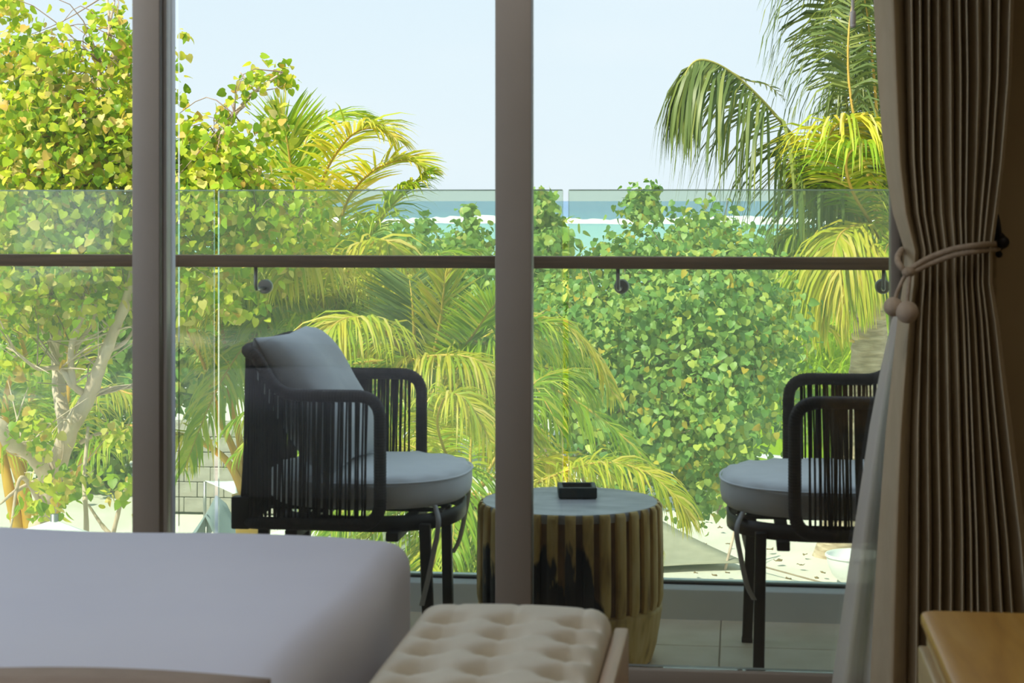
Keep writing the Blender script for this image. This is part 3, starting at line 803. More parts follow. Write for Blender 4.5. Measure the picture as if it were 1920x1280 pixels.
tab2 = [(-560, 1660, 1900), (0, 1690, 1880), (470, 1715, 1850), (530, 1712, 1850), (600, 1672, 1850), (700, 1650, 1852), (800, 1631, 1855), (1000, 1601, 1860), (1200, 1572, 1870), (1352, 1551, 1880)]
amp2 = [(-560, .02), (470, .008), (600, .008), (1000, .012), (1352, .016)]
sh = sheet('sheer_curtain', tab2, th_sheer, amp2, 3.82, 'sheer', zs, 130, 0)
tag(sh, 'thin white sheer curtain flaring out behind the taupe curtain', 'curtain')
# curtain track on the ceiling
tk = empty('curtain_track', (0, 3.78, 2.56)); tag(tk, 'white curtain track fixed to the ceiling above the curtain', 'curtain rail')
MB().span((-2.7, -.05, .015), (1.3, .05, .04), .004).build('rail', 'lamp', tk, auto=40)
for i in range(8): MB().sphere((.20+i*.055, -.035, .008), .009, 8, 6).build('glider', 'lamp', tk)
# draw wand hanging from the track
wp = WY(1599, 48, 3.80)
wn = MB().tube([(0, 0, 2.575-wp.z), (0, 0, .03), (0, 0, .028), (0, 0, .004), (0, 0, 0)], [.0035, .0035, .0065, .0065, .004], 12).build('curtain_wand', 'frame_pale', auto=40)
wn.location = wp; tag(wn, 'slim pale draw wand hanging left of the taupe curtain', 'curtain wand')
MB().sphere((0, 0, 0), .0062, 10, 6, (1, 1, .8)).build('end_cap', 'lamp', wn)

# tieback: two cords round the waist, knot, two tails with balls
tbk = empty('curtain_tieback', WY(1704, 508, 3.70)); tag(tbk, 'beige rope tieback with two woolly balls knotted round the taupe curtain', 'tieback')
def cord(name, pts, r, m='cord', parent=tbk, n=40):
    P = [Vector(p)-Vector(tbk.location) for p in catmull(pts, n)]
    return MB().tube(P, r, 10).build(name, m, parent)
YF = 3.692
cord('cord', [WY(1872, 458, 3.80), WY(1862, 457, 3.755), WY(1838, 459, 3.70), WY(1790, 466, YF), WY(1745, 482, YF), WY(1718, 497, 3.688), WY(1704, 509, 3.69)], .0060)
cord('cord', [WY(1872, 466, 3.80), WY(1858, 468, 3.75), WY(1832, 471, 3.70), WY(1790, 478, YF), WY(1745, 494, YF), WY(1720, 506, 3.688), WY(1702, 513, 3.69)], .0056)
cord('cord', [WY(1700, 510, 3.69), WY(1689, 500, 3.685), WY(1683, 487, 3.70), WY(1687, 474, 3.74), WY(1700, 466, 3.79), WY(1760, 458, 3.800), WY(1830, 456, 3.800), WY(1874, 460, 3.800)], .0065)
o = MB().sphere((0, 0, 0), .0125, 14, 10, (1.1, .9, .85)).build('knot', 'cord', tbk); o.location = WY(1703, 510, 3.683)-Vector(tbk.location)
cord('tail', [WY(1698, 514, 3.685), WY(1690, 530, 3.683), WY(1682, 548, 3.683), WY(1678, 562, 3.683)], .0042)
cord('tail', [WY(1706, 514, 3.680), WY(1704, 535, 3.675), WY(1702, 555, 3.672), WY(1701, 572, 3.672)], .0042)
for px, py, yy, r in ((1675, 575, 3.683, .0195), (1701, 585, 3.668, .0225)):
    o = MB().sphere((0, 0, 0), r, 20, 14).build('ball', 'ball', tbk); o.location = WY(px, py, yy)-Vector(tbk.location)
# tieback hook on the wall
hk = empty('tieback_hook', WY(1868, 452, YI)); tag(hk, 'dark bronze wall hook holding the rope tieback', 'hook')
MB().lathe([(.002, 0), (.020, 0), (.021, .004), (.016, .009), (.002, .009)], 20).build('back_plate', 'bronze', hk, auto=40).rotation_euler = (PI/2, 0, 0)
MB().tube([(0, 0, 0), (0, -.085, 0)], .0055, 10).build('arm', 'bronze', hk)
MB().tube(catmull([(0, -.012, -.006), (0, -.03, .018), (0, -.03, .040), (0, -.022, .056)], 12), [.010-.0007*i for i in range(13)], 10).build('scroll', 'bronze', hk)
MB().sphere((0, -.095, 0), .0135, 16, 10).build('knob', 'bronze', hk)
MB().sphere((0, -.040, -.026), .0075, 12, 8).build('finial', 'bronze', hk)

# ceiling downlights added as unseen fill to brighten the room, above the picture
for i, (x, y, wh) in enumerate(((-1.9, .9, 'near the left wall, over the near half of the bed'), (-1.9, 2.5, 'near the left wall, over the far half of the bed'), (-.35, .9, 'over the near end of the bench'), (-.35, 2.6, 'over the far end of the bench'), (.72, 2.35, 'over the nightstand'))):
    dl = empty('added_downlight', (x, y, 2.6)); tag(dl, 'added round fill light '+wh, 'added light', 'added fill lights in the room ceiling')
    MB().lathe([(.045, 0), (.055, 0), (.055, -.006), (.043, -.010), (.040, 0)], 24).build('trim_ring', 'lamp', dl, auto=40)
    l = light('added_downlight_lamp', 'SPOT', FILL_E*(1 if x < 0 else 1.9), (1.0, .97, .94) if x < 0 else (1, .86, .66), (0, 0, -.02), spot_size=math.radians(120), spot_blend=.8, shadow_soft_size=.04)
    l.parent = dl
for i, (x, wh) in enumerate(((-1.5, 'left of the middle door post'), (-.35, 'facing the drum table'))):  # unseen spotlights, added to brighten the balcony through the doors
    dl = empty('added_spotlight', (x, 3.05, 2.6)); tag(dl, 'added ceiling spotlight tilted out to brighten the balcony, '+wh, 'added light')
    MB().lathe([(.045, 0), (.055, 0), (.055, -.006), (.043, -.010), (.040, 0)], 24).build('trim_ring', 'lamp', dl, auto=40)
    l = light('added_spot_lamp', 'SPOT', WASH_E, (1.0, .95, .88), (0, .02, -.03), (0, .74, -1), spot_size=math.radians(60), spot_blend=.6, shadow_soft_size=.05)
    l.parent = dl
# ================================================================== GARDEN
# one heart-shaped leaf, unit length
LV = np.array([(0, 0, 0), (0, .3, -.01), (0, .65, -.06), (0, 1.0, -.18),
               (.24, -.10, .05), (.47, .12, .10), (.45, .45, .05), (.24, .78, -.06),
               (-.24, -.10, .05), (-.47, .12, .10), (-.45, .45, .05), (-.24, .78, -.06)], dtype=float)
LF = np.array([(0, 4, 5, 1), (1, 5, 6, 2), (2, 6, 7, 3), (1, 9, 8, 0), (2, 10, 9, 1), (3, 11, 10, 2)])
leaf_meshes = {}
def leaf_mesh(m):
    if m not in leaf_meshes:
        me = bpy.data.meshes.new('leaf'); me.from_pydata([tuple(p) for p in LV], [], [tuple(x) for x in LF.tolist()]); me.update()
        me.polygons.foreach_set('use_smooth', [True]*6); me.materials.append(M[m]); leaf_meshes[m] = me
    return leaf_meshes[m]
def cam_xy(P):
    r = np.array(RV); f = np.array(FV); d = P@f; return 960+FPX*(P@r)/d, HOR+FPX*(CAMZ-P[:, 2])/d, d
def frames(n, outward, up=.5, jit=.8):
    """leaf axes: blade normal leans outward and up, tip hangs"""
    nrm = outward+np.array((0, 0, up))+rng.normal(0, jit, (n, 3)); nrm /= np.linalg.norm(nrm, axis=1)[:, None]
    tip = outward*.6+np.array((0, 0, -.75))+rng.normal(0, .55, (n, 3)); tip -= nrm*np.sum(tip*nrm, axis=1)[:, None]
    tip /= np.linalg.norm(tip, axis=1)[:, None]
    side = np.cross(tip, nrm)
    return side, tip, nrm
def stuff_mesh(name, verts, faces, m, parent):
    """numpy quads -> mesh"""
    me = bpy.data.meshes.new(name); nv, nf = len(verts), len(faces)
    me.vertices.add(nv); me.vertices.foreach_set('co', verts.astype(np.float32).ravel())
    me.loops.add(nf*4); me.loops.foreach_set('vertex_index', faces.astype(np.int32).ravel())
    me.polygons.add(nf); me.polygons.foreach_set('loop_start', np.arange(0, nf*4, 4, dtype=np.int32))
    me.polygons.foreach_set('use_smooth', np.ones(nf, dtype=bool)); me.update(calc_edges=True); me.validate()
    me.materials.append(M[m]); o = bpy.data.objects.new(name, me); COL.objects.link(o); o.parent = parent; o['kind'] = 'stuff'
    return o
def leaves(root, clusters, m, size, parts=300, jit=.8):
    """clusters: (px, py, d, rx px, ry px, depth m, n, clump m)"""
    Ps, Os = [], []
    for (px, py, d, rx, ry, rd, n, clump) in clusters:
        c = np.array(W(px, py, d)); sx_, sz_ = rx/FPX*d, ry/FPX*d
        kk = max(1, int(n/20))
        dirs = rng.normal(0, 1, (kk, 3)); dirs /= np.linalg.norm(dirs, axis=1)[:, None]
        rr = rng.uniform(.25, 1, kk)**.5
        loc = dirs*rr[:, None]*np.array((sx_, rd, sz_))
        cen = c+np.outer(loc[:, 0], np.array(RV))+np.outer(loc[:, 1], np.array(FV))+np.outer(loc[:, 2], (0, 0, 1))
        idx = rng.integers(0, kk, n)
        p = cen[idx]+rng.normal(0, clump, (n, 3))
        od = p-c; od /= np.linalg.norm(od, axis=1)[:, None]+1e-9
        Ps.append(p); Os.append(od)
    P = np.concatenate(Ps); O = np.concatenate(Os); n = len(P)
    P[:, 2] = np.maximum(P[:, 2], GROUND+.12)
    sc = size*rng.uniform(.6, 1.25, n)
    side, tip, nrm = frames(n, O, jit=jit)
    x, y, d = cam_xy(P); inside = (x > -10) & (x < 1700) & (y > -10) & (y < 1100)
    score = np.where(inside, d-sc*6, 1e6+d); order = np.argsort(score)
    pk = order[:parts] if parts else order[:0]; pk = pk[inside[pk]]; rest = np.setdiff1d(np.arange(n), pk)
    base = np.array(root.location)
    for i in pk:
        o = bpy.data.objects.new('leaf', leaf_mesh(m)); COL.objects.link(o); o.parent = root
        s = sc[i]; A, T_, Nn = side[i]*s, tip[i]*s, nrm[i]*s; q = P[i]-base
        o.matrix_local = Matrix(((A[0], T_[0], Nn[0], q[0]), (A[1], T_[1], Nn[1], q[1]), (A[2], T_[2], Nn[2], q[2]), (0, 0, 0, 1)))
    if len(rest):
        fold = rng.uniform(.3, 2.2, len(rest))
        V_ = (P[rest]-base)[:, None, :]+sc[rest][:, None, None]*(LV[None, :, 0:1]*side[rest][:, None, :]+LV[None, :, 1:2]*tip[rest][:, None, :]+(LV[None, :, 2:3]*fold[:, None, None])*nrm[rest][:, None, :])
        F_ = LF[None]+(np.arange(len(rest))*12)[:, None, None]
        stuff_mesh('leaf_mass', V_.reshape(-1, 3), F_.reshape(-1, 4), m, root)
    return P
def limb(root, pts, r, m='bark', name='branch', n=10, knob=True):
    """pts: (px, py, d); r: px radii"""
    wpts = [W(*p) for p in pts]; C_ = catmull(wpts, 6*len(pts))
    R = [float(np.interp(i/(len(C_)-1), np.linspace(0, 1, len(r)), r))*pts[0][2]/FPX for i in range(len(C_))]
    R = [q*(1+.06*math.sin(i*1.7)+.04*math.sin(i*.9+1)) for i, q in enumerate(R)]
    b0 = Vector(root.location)
    return MB().tube([p-b0 for p in C_], R, n).build(name, m, root)
def twigs(root, P, count, starts, m='twig', r=.006, sag=.15):
    """thin twigs running from the limbs to leaf clumps"""
    mb = MB(); b0 = Vector(root.location)
    S_ = [W(*s) for s in starts]
    for i in rng.integers(0, len(P), count):
        e = Vector(P[i]); s = min(S_, key=lambda q: (q-e).length+random.uniform(0, .8))
        if (s-e).length > 2.2: s = e+(s-e).normalized()*1.3
        md_ = s.lerp(e, .5)+Vector((random.uniform(-.15, .15), random.uniform(-.15, .15), random.uniform(-.05, .2)))
        mb.tube([p-b0 for p in catmull([s, md_, e], 6)], [r*(1.2-.14*k) for k in range(7)], 4, cap=False)
    o = mb.build('twig', m, root); o['kind'] = 'stuff'; return o

# ---- fronds
def frond(root, pts, Lm=.55, n=60, droop=.5, width=.03, m='palm_green', rm='rachis', t0=.16, rr=.018, spread=.55, flip=0, prof=(.45, 1, .95, .35), keel=.25, messy=.12):
    """pts: world points along the rachis"""
    b0 = Vector(root.location); C_ = [p-b0 for p in catmull(pts, 40)]
    fr = MB().tube(C_, [rr*(1-.85*i/40) for i in range(41)], 6).build('frond', rm, root)
    V_ = []; F_ = []; up = Vector((0, 0, 1)); n = int(n*1.35); width *= .82
    for i in range(n):
        t = t0+(1-t0)*(i+.5)/n
        k = t*40; a = min(int(k), 39); p = C_[a].lerp(C_[a+1], k-a)
        T_ = (C_[min(a+1, 40)]-C_[max(a-1, 0)]).normalized()
        sd = T_.cross(up)
        sd = sd.normalized() if sd.length > .15 else RV.copy()
        if flip: sd = (Quaternion(T_, flip) @ sd)
        nn = sd.cross(T_).normalized()
        Lq = Lm*float(np.interp(t, [t0, .38, .7, 1], prof))
        fw = .35+.75*t
        for s in (-1, 1):
            if random.random() < .05: continue
            d_ = (sd*s*spread*1.3+T_*fw*.8+nn*keel+Vector((random.gauss(0, messy), random.gauss(0, messy), random.gauss(0, messy)))).normalized()
            L_ = Lq*random.uniform(.82, 1.08); wv = (T_-d_*T_.dot(d_))
            wv = wv.normalized() if wv.length > .05 else nn
            wv = (Quaternion(d_, random.uniform(-.7, .7)) @ wv)
            o = len(V_); dr = droop*random.uniform(.8, 1.2)
            q = p.copy(); dd = d_.copy(); seg = 4
            for j in range(seg+1):
                u = j/seg; w_ = width*.5*(.55, 1, .95, .65, .08)[j]
                V_.append(tuple(q-wv*w_)); V_.append(tuple(q+wv*w_))
                dd = (dd+Vector((0, 0, -1))*dr*.62*(.4+u)).normalized(); q = q+dd*L_/seg
            for j in range(seg): F_.append((o+2*j, o+2*j+1, o+2*j+3, o+2*j+2))
    stuff_mesh('leaflet_blades', np.array(V_), np.array(F_), m, fr)
    return fr
def arc(C, az, elev, Ln, sag, n=6, bend=0):
    """rachis from crown C: leaves at an elevation, bows under its weight"""
    out = []; a = math.radians(az); e = math.radians(elev)
    d = RV*math.cos(a)*math.cos(e)+FV*math.sin(a)*math.cos(e)+Vector((0, 0, math.sin(e)))
    sidev = d.cross(Vector((0, 0, 1))).normalized()
    for i in range(n):
        s = i/(n-1); out.append(C+d*(Ln*s)+Vector((0, 0, -sag*Ln*s*s))+sidev*bend*Ln*s*s)
    return out
def palm(name, label, base, crown, r0=.12, r1=.08, m='palm_bark', group=None):
    g = base.copy(); root = empty(name, g); tag(root, label, 'palm', group)
    C_ = catmull([base, base.lerp(crown, .5)+RV*.08, crown], 60)
    R = [(r0+(r1-r0)*i/60)*(1+.06*((i % 5) == 0)+.25*math.exp(-i/4)) for i in range(61)]
    MB().tube([p-g for p in C_], R, 18).build('trunk', m, root)
    return root
def gpt(px, d):  # ground point below that column
    p = W(px, 900, d); p.z = GROUND; return p

# ---------- far shrubs first (background)
def shrub(name, label, base, clusters, m, size, parts, tw=60, group=None, cat='shrub', jit=.8, stems=3):
    root = empty(name, base); tag(root, label, cat, group)
    P = leaves(root, clusters, m, size, parts, jit)
    cen = P.mean(axis=0); starts = []
    for k in range(stems):
        tgt = Vector(P[rng.integers(0, len(P))]); tgt = base.lerp(tgt, .8)
        mid = base.lerp(tgt, .22); mid.z = base.z+(tgt.z-base.z)*.6
        C_ = catmull([base+Vector((random.uniform(-.15, .15), random.uniform(-.1, .1), -.05)), mid, tgt], 14)
        MB().tube([p-base for p in C_], [.05-.0027*i for i in range(15)], 7).build('stem', 'twig', root)
        starts += C_[5:]
    mb = MB()
    for i in rng.integers(0, len(P), tw):
        e_ = Vector(P[i]); s = min(starts, key=lambda q: (q-e_).length)
        mb.tube([p-base for p in catmull([s, s.lerp(e_, .5)+Vector((0, 0, .1)), e_], 5)], [.010-.0012*k for k in range(6)], 4, cap=False)
    o = mb.build('twig', 'twig', root); o['kind'] = 'stuff'
    return root
D = 30
shrub('beach_shrub', 'far green shrub with a pointed top against the surf, left of the middle post', gpt(850, D), [(885, 462, D, 34, 40, .8, 700, .12), (860, 525, D, 70, 50, 1.2, 1200, .18), (825, 480, D, 34, 24, .8, 360, .12), (800, 425, D, 10, 16, .4, 60, .06), (888, 405, D, 10, 20, .3, 90, .05)], 'leaf_far', .12, 0, group='far shrubs along the beach')
shrub('beach_shrub', 'far green shrub showing between the middle door post and the glass joint', gpt(1020, D-6), [(1008, 400, D-6, 18, 34, .6, 420, .10), (1016, 470, D-6, 34, 50, 1.0, 1100, .16), (1010, 560, D-6, 60, 90, 1.2, 1500, .2)], 'leaf_far', .12, 0, group='far shrubs along the beach')
shrub('beach_shrub', 'far low shrub behind the middle palms under the surf line', gpt(730, D-2), [(730, 500, D-2, 90, 60, 1.4, 1600, .2), (640, 520, D-2, 90, 80, 1.4, 1600, .2), (700, 620, D-2, 140, 90, 1.4, 2200, .22), (820, 640, D-2, 100, 110, 1.4, 1800, .22)], 'leaf_far', .14, 0, group='far shrubs along the beach')
shrub('beach_shrub', 'far dark shrub filling the gap behind the yellow-leaved tree', gpt(120, 26), [(60, 520, 26, 140, 110, 1.5, 2300, .22), (200, 560, 26, 120, 110, 1.5, 2000, .22), (400, 560, 26, 110, 120, 1.5, 2000, .22), (80, 680, 26, 140, 90, 1.5, 1900, .22), (230, 720, 26, 110, 80, 1.5, 1500, .22), (120, 830, 26, 90, 60, 1.2, 700, .2), (200, 860, 26, 60, 60, 1, 500, .2), (340, 680, 26, 90, 70, 1.2, 1000, .2)], 'leaf_far', .13, 0, group='far shrubs along the beach')
shrub('beach_shrub', 'far round shrub behind the fronds left of the palm trunk', gpt(1480, 34), [(1440, 520, 34, 80, 60, 1.5, 1300, .25), (1520, 640, 34, 90, 70, 1.5, 1300, .25), (1690, 690, 34, 60, 70, 1.5, 900, .25), (1430, 640, 34, 80, 70, 1.5, 1100, .25)], 'leaf_far', .16, 0, group='far shrubs along the beach')

# ---------- sunny grass bank left of the right palm
gb = gpt(1530, 29); root = empty('grass_bank', gb); tag(root, 'bright sunlit grassy growth beside the palm trunk', 'grass', kind='stuff')
root['kind'] = 'stuff'
V_ = []; F_ = []
for i in range(5200):
    px, py = rng.normal(1520, 62), rng.uniform(618, 730); d = rng.uniform(27, 31)
    p = W(px, py, d); h_ = rng.uniform(.15, .4); a = rng.uniform(0, 2*PI); w_ = .018
    dx, dy = math.cos(a), math.sin(a); ln = rng.normal(0, .12, 2); o = len(V_)
    for s, ww in ((0, 1), (.5, .8), (1, .1)):
        q = p-gb+Vector((ln[0]*s*s*2, ln[1]*s*s*2, h_*s)); V_ += [(q.x-dx*w_*ww, q.y-dy*w_*ww, q.z), (q.x+dx*w_*ww, q.y+dy*w_*ww, q.z)]
    F_ += [(o, o+1, o+3, o+2), (o+2, o+3, o+5, o+4)]
stuff_mesh('grass_blades', np.array(V_), np.array(F_), 'grass', root)
# the bank of earth that carries it
mb = MB().sphere((0, 0, 0), 1, 24, 12, (1.25, 1.3, 1))
top = W(1520, 640, 29).z-GROUND
mb.v = [(x, y, max(-.1, z*top)) for x, y, z in mb.v]; mb.build('mound', 'grass', root)

# ---------- right coconut palm
dP = 21.0
base = W(1566, 1066, dP); base.z = GROUND-.1; crown = W(1640, 520, dP)
rp_ = palm('coconut_palm', 'tall coconut palm beside the curtain with a rough grey trunk', base, crown, .235, .19)
MB().tube([p-base for p in catmull([W(1626, 640, dP), W(1634, 590, dP), W(1642, 530, dP), W(1645, 490, dP)], 20)], [.175+.03*math.sin(i*.16)+.02*math.sin(i*2.1) for i in range(21)], 16).build('fibre_sheath', 'stem_gold', rp_).data.materials[0] = M['sheath']
def PX(*a): return [W(px, py, d) for px, py, d in a]
# the big bowed frond over the sky
PD = dict(width=.05, m='palm_dark', rm='rachis_green', rr=.03)
frond(rp_, PX((1640, 520, dP), (1580, 400, dP-.2), (1520, 300, dP-.5), (1440, 200, dP-.9), (1370, 135, dP-1.2), (1315, 112, dP-1.4), (1287, 135, dP-1.5), (1278, 185, dP-1.5)), 1.35, 120, 2.2, t0=.12, prof=(1.2, 1.3, .95, .35), keel=-.25, spread=.35, **PD)
# torn tip of a dead frond
frond(rp_, PX((1370, 135, dP-1), (1400, 150, dP-.9), (1440, 160, dP-.8), (1472, 188, dP-.7)), .16, 8, .4, width=.03, m='palm_dark', rm='rachis_green', rr=.012)
# upright fronds leaving through the top
frond(rp_, PX((1645, 500, dP), (1610, 330, dP+.2), (1585, 180, dP+.3), (1565, 60, dP+.2), (1545, -60, dP), (1520, -140, dP-.2)), 1.15, 100, 1.9, t0=.15, prof=(.8, 1.1, 1.1, .6), keel=-.2, **PD)
frond(rp_, PX((1648, 500, dP), (1650, 330, dP-.2), (1640, 160, dP-.4), (1625, 20, dP-.5), (1600, -90, dP-.6)), 1.1, 100, 1.8, width=.045, m='palm_dark', rm='rachis', t0=.15, rr=.03, prof=(.7, 1.1, 1.0, .5))
frond(rp_, PX((1650, 500, dP), (1640, 380, dP-.7), (1610, 260, dP-.9), (1590, 130, dP-.9), (1600, 0, dP-.8), (1640, -80, dP-.7)), 1.0, 90, 1.7, width=.045, m='palm_dark', rm='rachis', t0=.2, rr=.03, prof=(.7, 1.1, 1.0, .5))
frond(rp_, PX((1652, 500, dP), (1655, 380, dP+.4), (1630, 240, dP+.6), (1600, 100, dP+.7), (1560, -20, dP+.7), (1520, -90, dP+.6)), 1.1, 100, 1.6, width=.045, m='palm_dark', rm='rachis_green', t0=.15, rr=.03, prof=(.8, 1.1, 1.0, .5))
frond(rp_, PX((1655, 500, dP), (1670, 360, dP+.3), (1660, 200, dP+.4), (1650, 60, dP+.5), (1655, -60, dP+.5)), 1.1, 90, 1.6, width=.045, m='palm_dark', rm='rachis_green', t0=.15, rr=.03, prof=(.8, 1.1, 1.0, .5))
frond(rp_, PX((1650, 500, dP), (1690, 320, dP), (1740, 160, dP), (1790, 60, dP)), 1.0, 70, 1.6, width=.045, m='palm_green', t0=.15, rr=.03)
# sunlit fronds bowing right and down
frond(rp_, PX((1660, 510, dP), (1605, 400, dP-.6), (1560, 310, dP-1.1), (1556, 250, dP-1.4), (1600, 222, dP-1.6), (1680, 240, dP-1.7), (1760, 300, dP-1.8)), .95, 96, 1.0, width=.042, m='palm_gold', t0=.14, rr=.028, prof=(.8, 1, 1, .5), spread=.7)
frond(rp_, PX((1690, 520, dP), (1640, 430, dP-.8), (1595, 350, dP-1.3), (1590, 290, dP-1.6), (1640, 270, dP-1.9), (1730, 320, dP-2)), .95, 90, .9, width=.042, m='palm_green', t0=.14, rr=.028)
frond(rp_, PX((1655, 500, dP), (1600, 400, dP-.3), (1560, 330, dP-.5), (1530, 290, dP-.6), (1500, 290, dP-.7)), 1.2, 70, 2.2, t0=.25, prof=(1, 1.1, .8, .3), keel=-.2, spread=.35, **PD)
# fronds hanging left below the handrail
frond(rp_, PX((1640, 510, dP), (1590, 460, dP-.4), (1530, 432, dP-.8), (1490, 436, dP-1), (1462, 452, dP-1)), 1.1, 70, 1.8, width=.045, m='palm_green', t0=.2, rr=.024, prof=(1.0, 1.2, .6, .25), spread=.4)
frond(rp_, PX((1640, 520, dP), (1570, 470, dP-.9), (1520, 470, dP-1.3), (1500, 520, dP-1.5), (1485, 600, dP-1.5)), .95, 60, 1.6, width=.045, m='palm_green', rm='rachis_green', t0=.2, rr=.024)
frond(rp_, PX((1660, 430, dP-.3), (1620, 420, dP-1.1), (1575, 440, dP-1.6), (1560, 500, dP-1.8), (1565, 570, dP-1.8)), 1.0, 80, 1.6, width=.042, m='palm_gold', t0=.1, rr=.024, prof=(1, 1.1, .9, .5), spread=.45)
frond(rp_, PX((1670, 470, dP), (1640, 450, dP-1.2), (1610, 470, dP-1.8), (1600, 540, dP-2)), .95, 80, 1.7, width=.042, m='palm_gold', t0=.1, rr=.024, prof=(1, 1.1, .9, .5), spread=.5)
frond(rp_, PX((1690, 480, dP), (1680, 450, dP-1.2), (1660, 470, dP-1.8), (1650, 540, dP-2)), .95, 70, 1.7, width=.042, m='palm_green', t0=.1, rr=.024, prof=(1, 1.1, .9, .5), spread=.5)
frond(rp_, PX((1650, 520, dP), (1720, 440, dP-.6), (1800, 420, dP-.9), (1880, 470, dP-1)), .8, 50, 1.2, width=.04, m='palm_gold', t0=.15, rr=.024)
# dry frond lying low left of the trunk
frond(rp_, PX((1600, 640, dP-.3), (1540, 615, dP-1), (1480, 612, dP-1.4), (1430, 640, dP-1.6)), .7, 50, 1.0, width=.035, m='palm_gold', t0=.2, rr=.02)

# ---------- the big green bush in the middle
dB = 15.0
cl = [(1240, 478, dB+.8, 85, 50, 1.2, 560, .10), (1320, 452, dB+1.2, 55, 45, 1.0, 400, .10), (1205, 392, dB+.6, 24, 30, .4, 110, .06), (1215, 352, dB+.6, 8, 12, .1, 14, .03), (1140, 492, dB+.4, 32, 34, .5, 150, .08), (1385, 530, dB+.6, 55, 50, .9, 420, .10),
      (1150, 605, dB, 120, 80, 1.4, 1150, .15), (1300, 580, dB, 130, 90, 1.4, 1400, .16), (1400, 610, dB+.6, 70, 75, 1.2, 640, .14),
      (1150, 740, dB-.4, 130, 110, 1.4, 1300, .16), (1300, 730, dB-.6, 140, 110, 1.4, 1500, .16), (1410, 720, dB-.2, 50, 60, 1.0, 400, .13),
      (1190, 850, dB-.6, 110, 70, 1.2, 600, .15), (1310, 870, dB-.8, 36, 70, .7, 330, .10), (1300, 945, dB-.9, 18, 26, .3, 60, .06), (1060, 650, dB+.6, 50, 130, 1.2, 800, .15), (1360, 820, dB-.2, 34, 40, .6, 130, .11)]
bush = shrub('sea_lettuce_bush', 'large bushy green shrub with round leaves behind the drum table', gpt(1090, dB+.8), [c_[:6]+(int(c_[6]*2.1), c_[7]) for c_ in cl], 'leaf_green', .062, 300, 160, stems=7)

# ---------- small bush on the sand right of it
shrub('beach_shrub', 'low shrub on the sand below the pale shade sail', gpt(1350, 24), [(1345, 900, 24, 30, 40, .5, 260, .12)], 'leaf_green', .10, 60, 30)

# ---------- palms in the middle
d2_ = 14.0
p2 = palm('coconut_palm', 'leafy young palm behind the left armchair with fronds arching against the sky', gpt(590, d2_), W(610, 640, d2_), .13, .10)
c2 = W(610, 640, d2_)
G, Yl = 'palm_green', 'palm_gold'
def F2(root, pts, **k): return frond(root, PX(*pts), **k)
F2(p2, [(600, 640, 14), (575, 480, 14), (550, 340, 13.9), (535, 250, 13.8), (520, 218, 13.8)], Lm=.50, n=64, droop=.15, width=.028, m=G, spread=.4)
F2(p2, [(605, 640, 14), (590, 470, 13.8), (600, 350, 13.6), (650, 262, 13.4), (700, 240, 13.3), (745, 262, 13.2)], Lm=.48, n=70, droop=.5, width=.028, m=Yl)
F2(p2, [(610, 640, 14), (600, 480, 14.2), (570, 330, 14.4), (580, 250, 14.6), (640, 218, 14.8), (700, 222, 14.9)], Lm=.45, n=60, droop=.45, width=.028, m=G)
F2(p2, [(615, 640, 14), (630, 480, 13.7), (650, 380, 13.5), (700, 320, 13.3), (760, 300, 13.2), (800, 318, 13.1)], Lm=.42, n=56, droop=.25, width=.026, m=Yl, spread=.6)
F2(p2, [(620, 650, 14), (650, 520, 13.6), (700, 430, 13.4), (750, 370, 13.2), (802, 325, 13.1)], Lm=.40, n=60, droop=.8, width=.03, m=G, spread=.25, rm='rachis_green')
F2(p2, [(600, 640, 14), (560, 520, 13.6), (520, 440, 13.3), (470, 400, 13.1), (430, 420, 13)], Lm=.5, n=60, droop=.7, width=.028, m=G)
F2(p2, [(600, 650, 14), (540, 560, 13.4), (480, 520, 13), (420, 530, 12.8), (370, 580, 12.7)], Lm=.55, n=60, droop=1.0, width=.028, m=Yl)
F2(p2, [(610, 640, 14), (600, 540, 13.2), (590, 480, 12.8), (560, 470, 12.5), (530, 520, 12.3)], Lm=.6, n=60, droop=1.2, width=.028, m=Yl)
F2(p2, [(615, 640, 14), (640, 540, 13.3), (680, 470, 12.9), (720, 450, 12.7), (760, 480, 12.6)], Lm=.55, n=60, droop=1.2, width=.028, m=Yl)
F2(p2, [(610, 640, 14), (570, 420, 14.2), (545, 330, 14.3), (500, 290, 14.4), (470, 300, 14.4)], Lm=.5, n=60, droop=.6, width=.028, m=G)
for az, el_, ln_, sg in ((200, 35, 1.7, .5), (250, 45, 1.6, .6), (300, 40, 1.7, .6), (340, 30, 1.7, .5), (20, 50, 1.9, .4), (160, 55, 1.9, .5), (270, 70, 1.8, .7), (230, 60, 1.9, .8)):
    frond(p2, arc(c2, az, el_, ln_, sg), Lm=.5, n=56, droop=.9, width=.027, m=random.choice((G, Yl)))
for k in range(16):
    frond(p2, arc(W(600+random.uniform(-40, 40), 640, d2_+random.uniform(-.3, .3)), random.uniform(180, 360), random.uniform(15, 75), random.uniform(1.5, 2.2), random.uniform(.5, 1.0)), Lm=.5, n=56, droop=1.1, width=.026, m=random.choice((G, Yl, Yl)))
d3_ = 11.0
p3 = palm('coconut_palm', 'young palm left of the middle door post with a fan of upright fronds', gpt(800, d3_), W(800, 700, d3_), .11, .09)
F2(p3, [(795, 720, 11), (780, 670, 10.9), (776, 610, 10.8), (772, 560, 10.8), (768, 525, 10.9)], Lm=.38, n=70, droop=.08, width=.018, m='palm_dark', spread=.75, messy=.05)
F2(p3, [(800, 720, 11), (815, 660, 10.8), (826, 600, 10.7), (832, 545, 10.6), (836, 505, 10.6)], Lm=.30, n=60, droop=.1, width=.018, m=Yl, spread=.35)
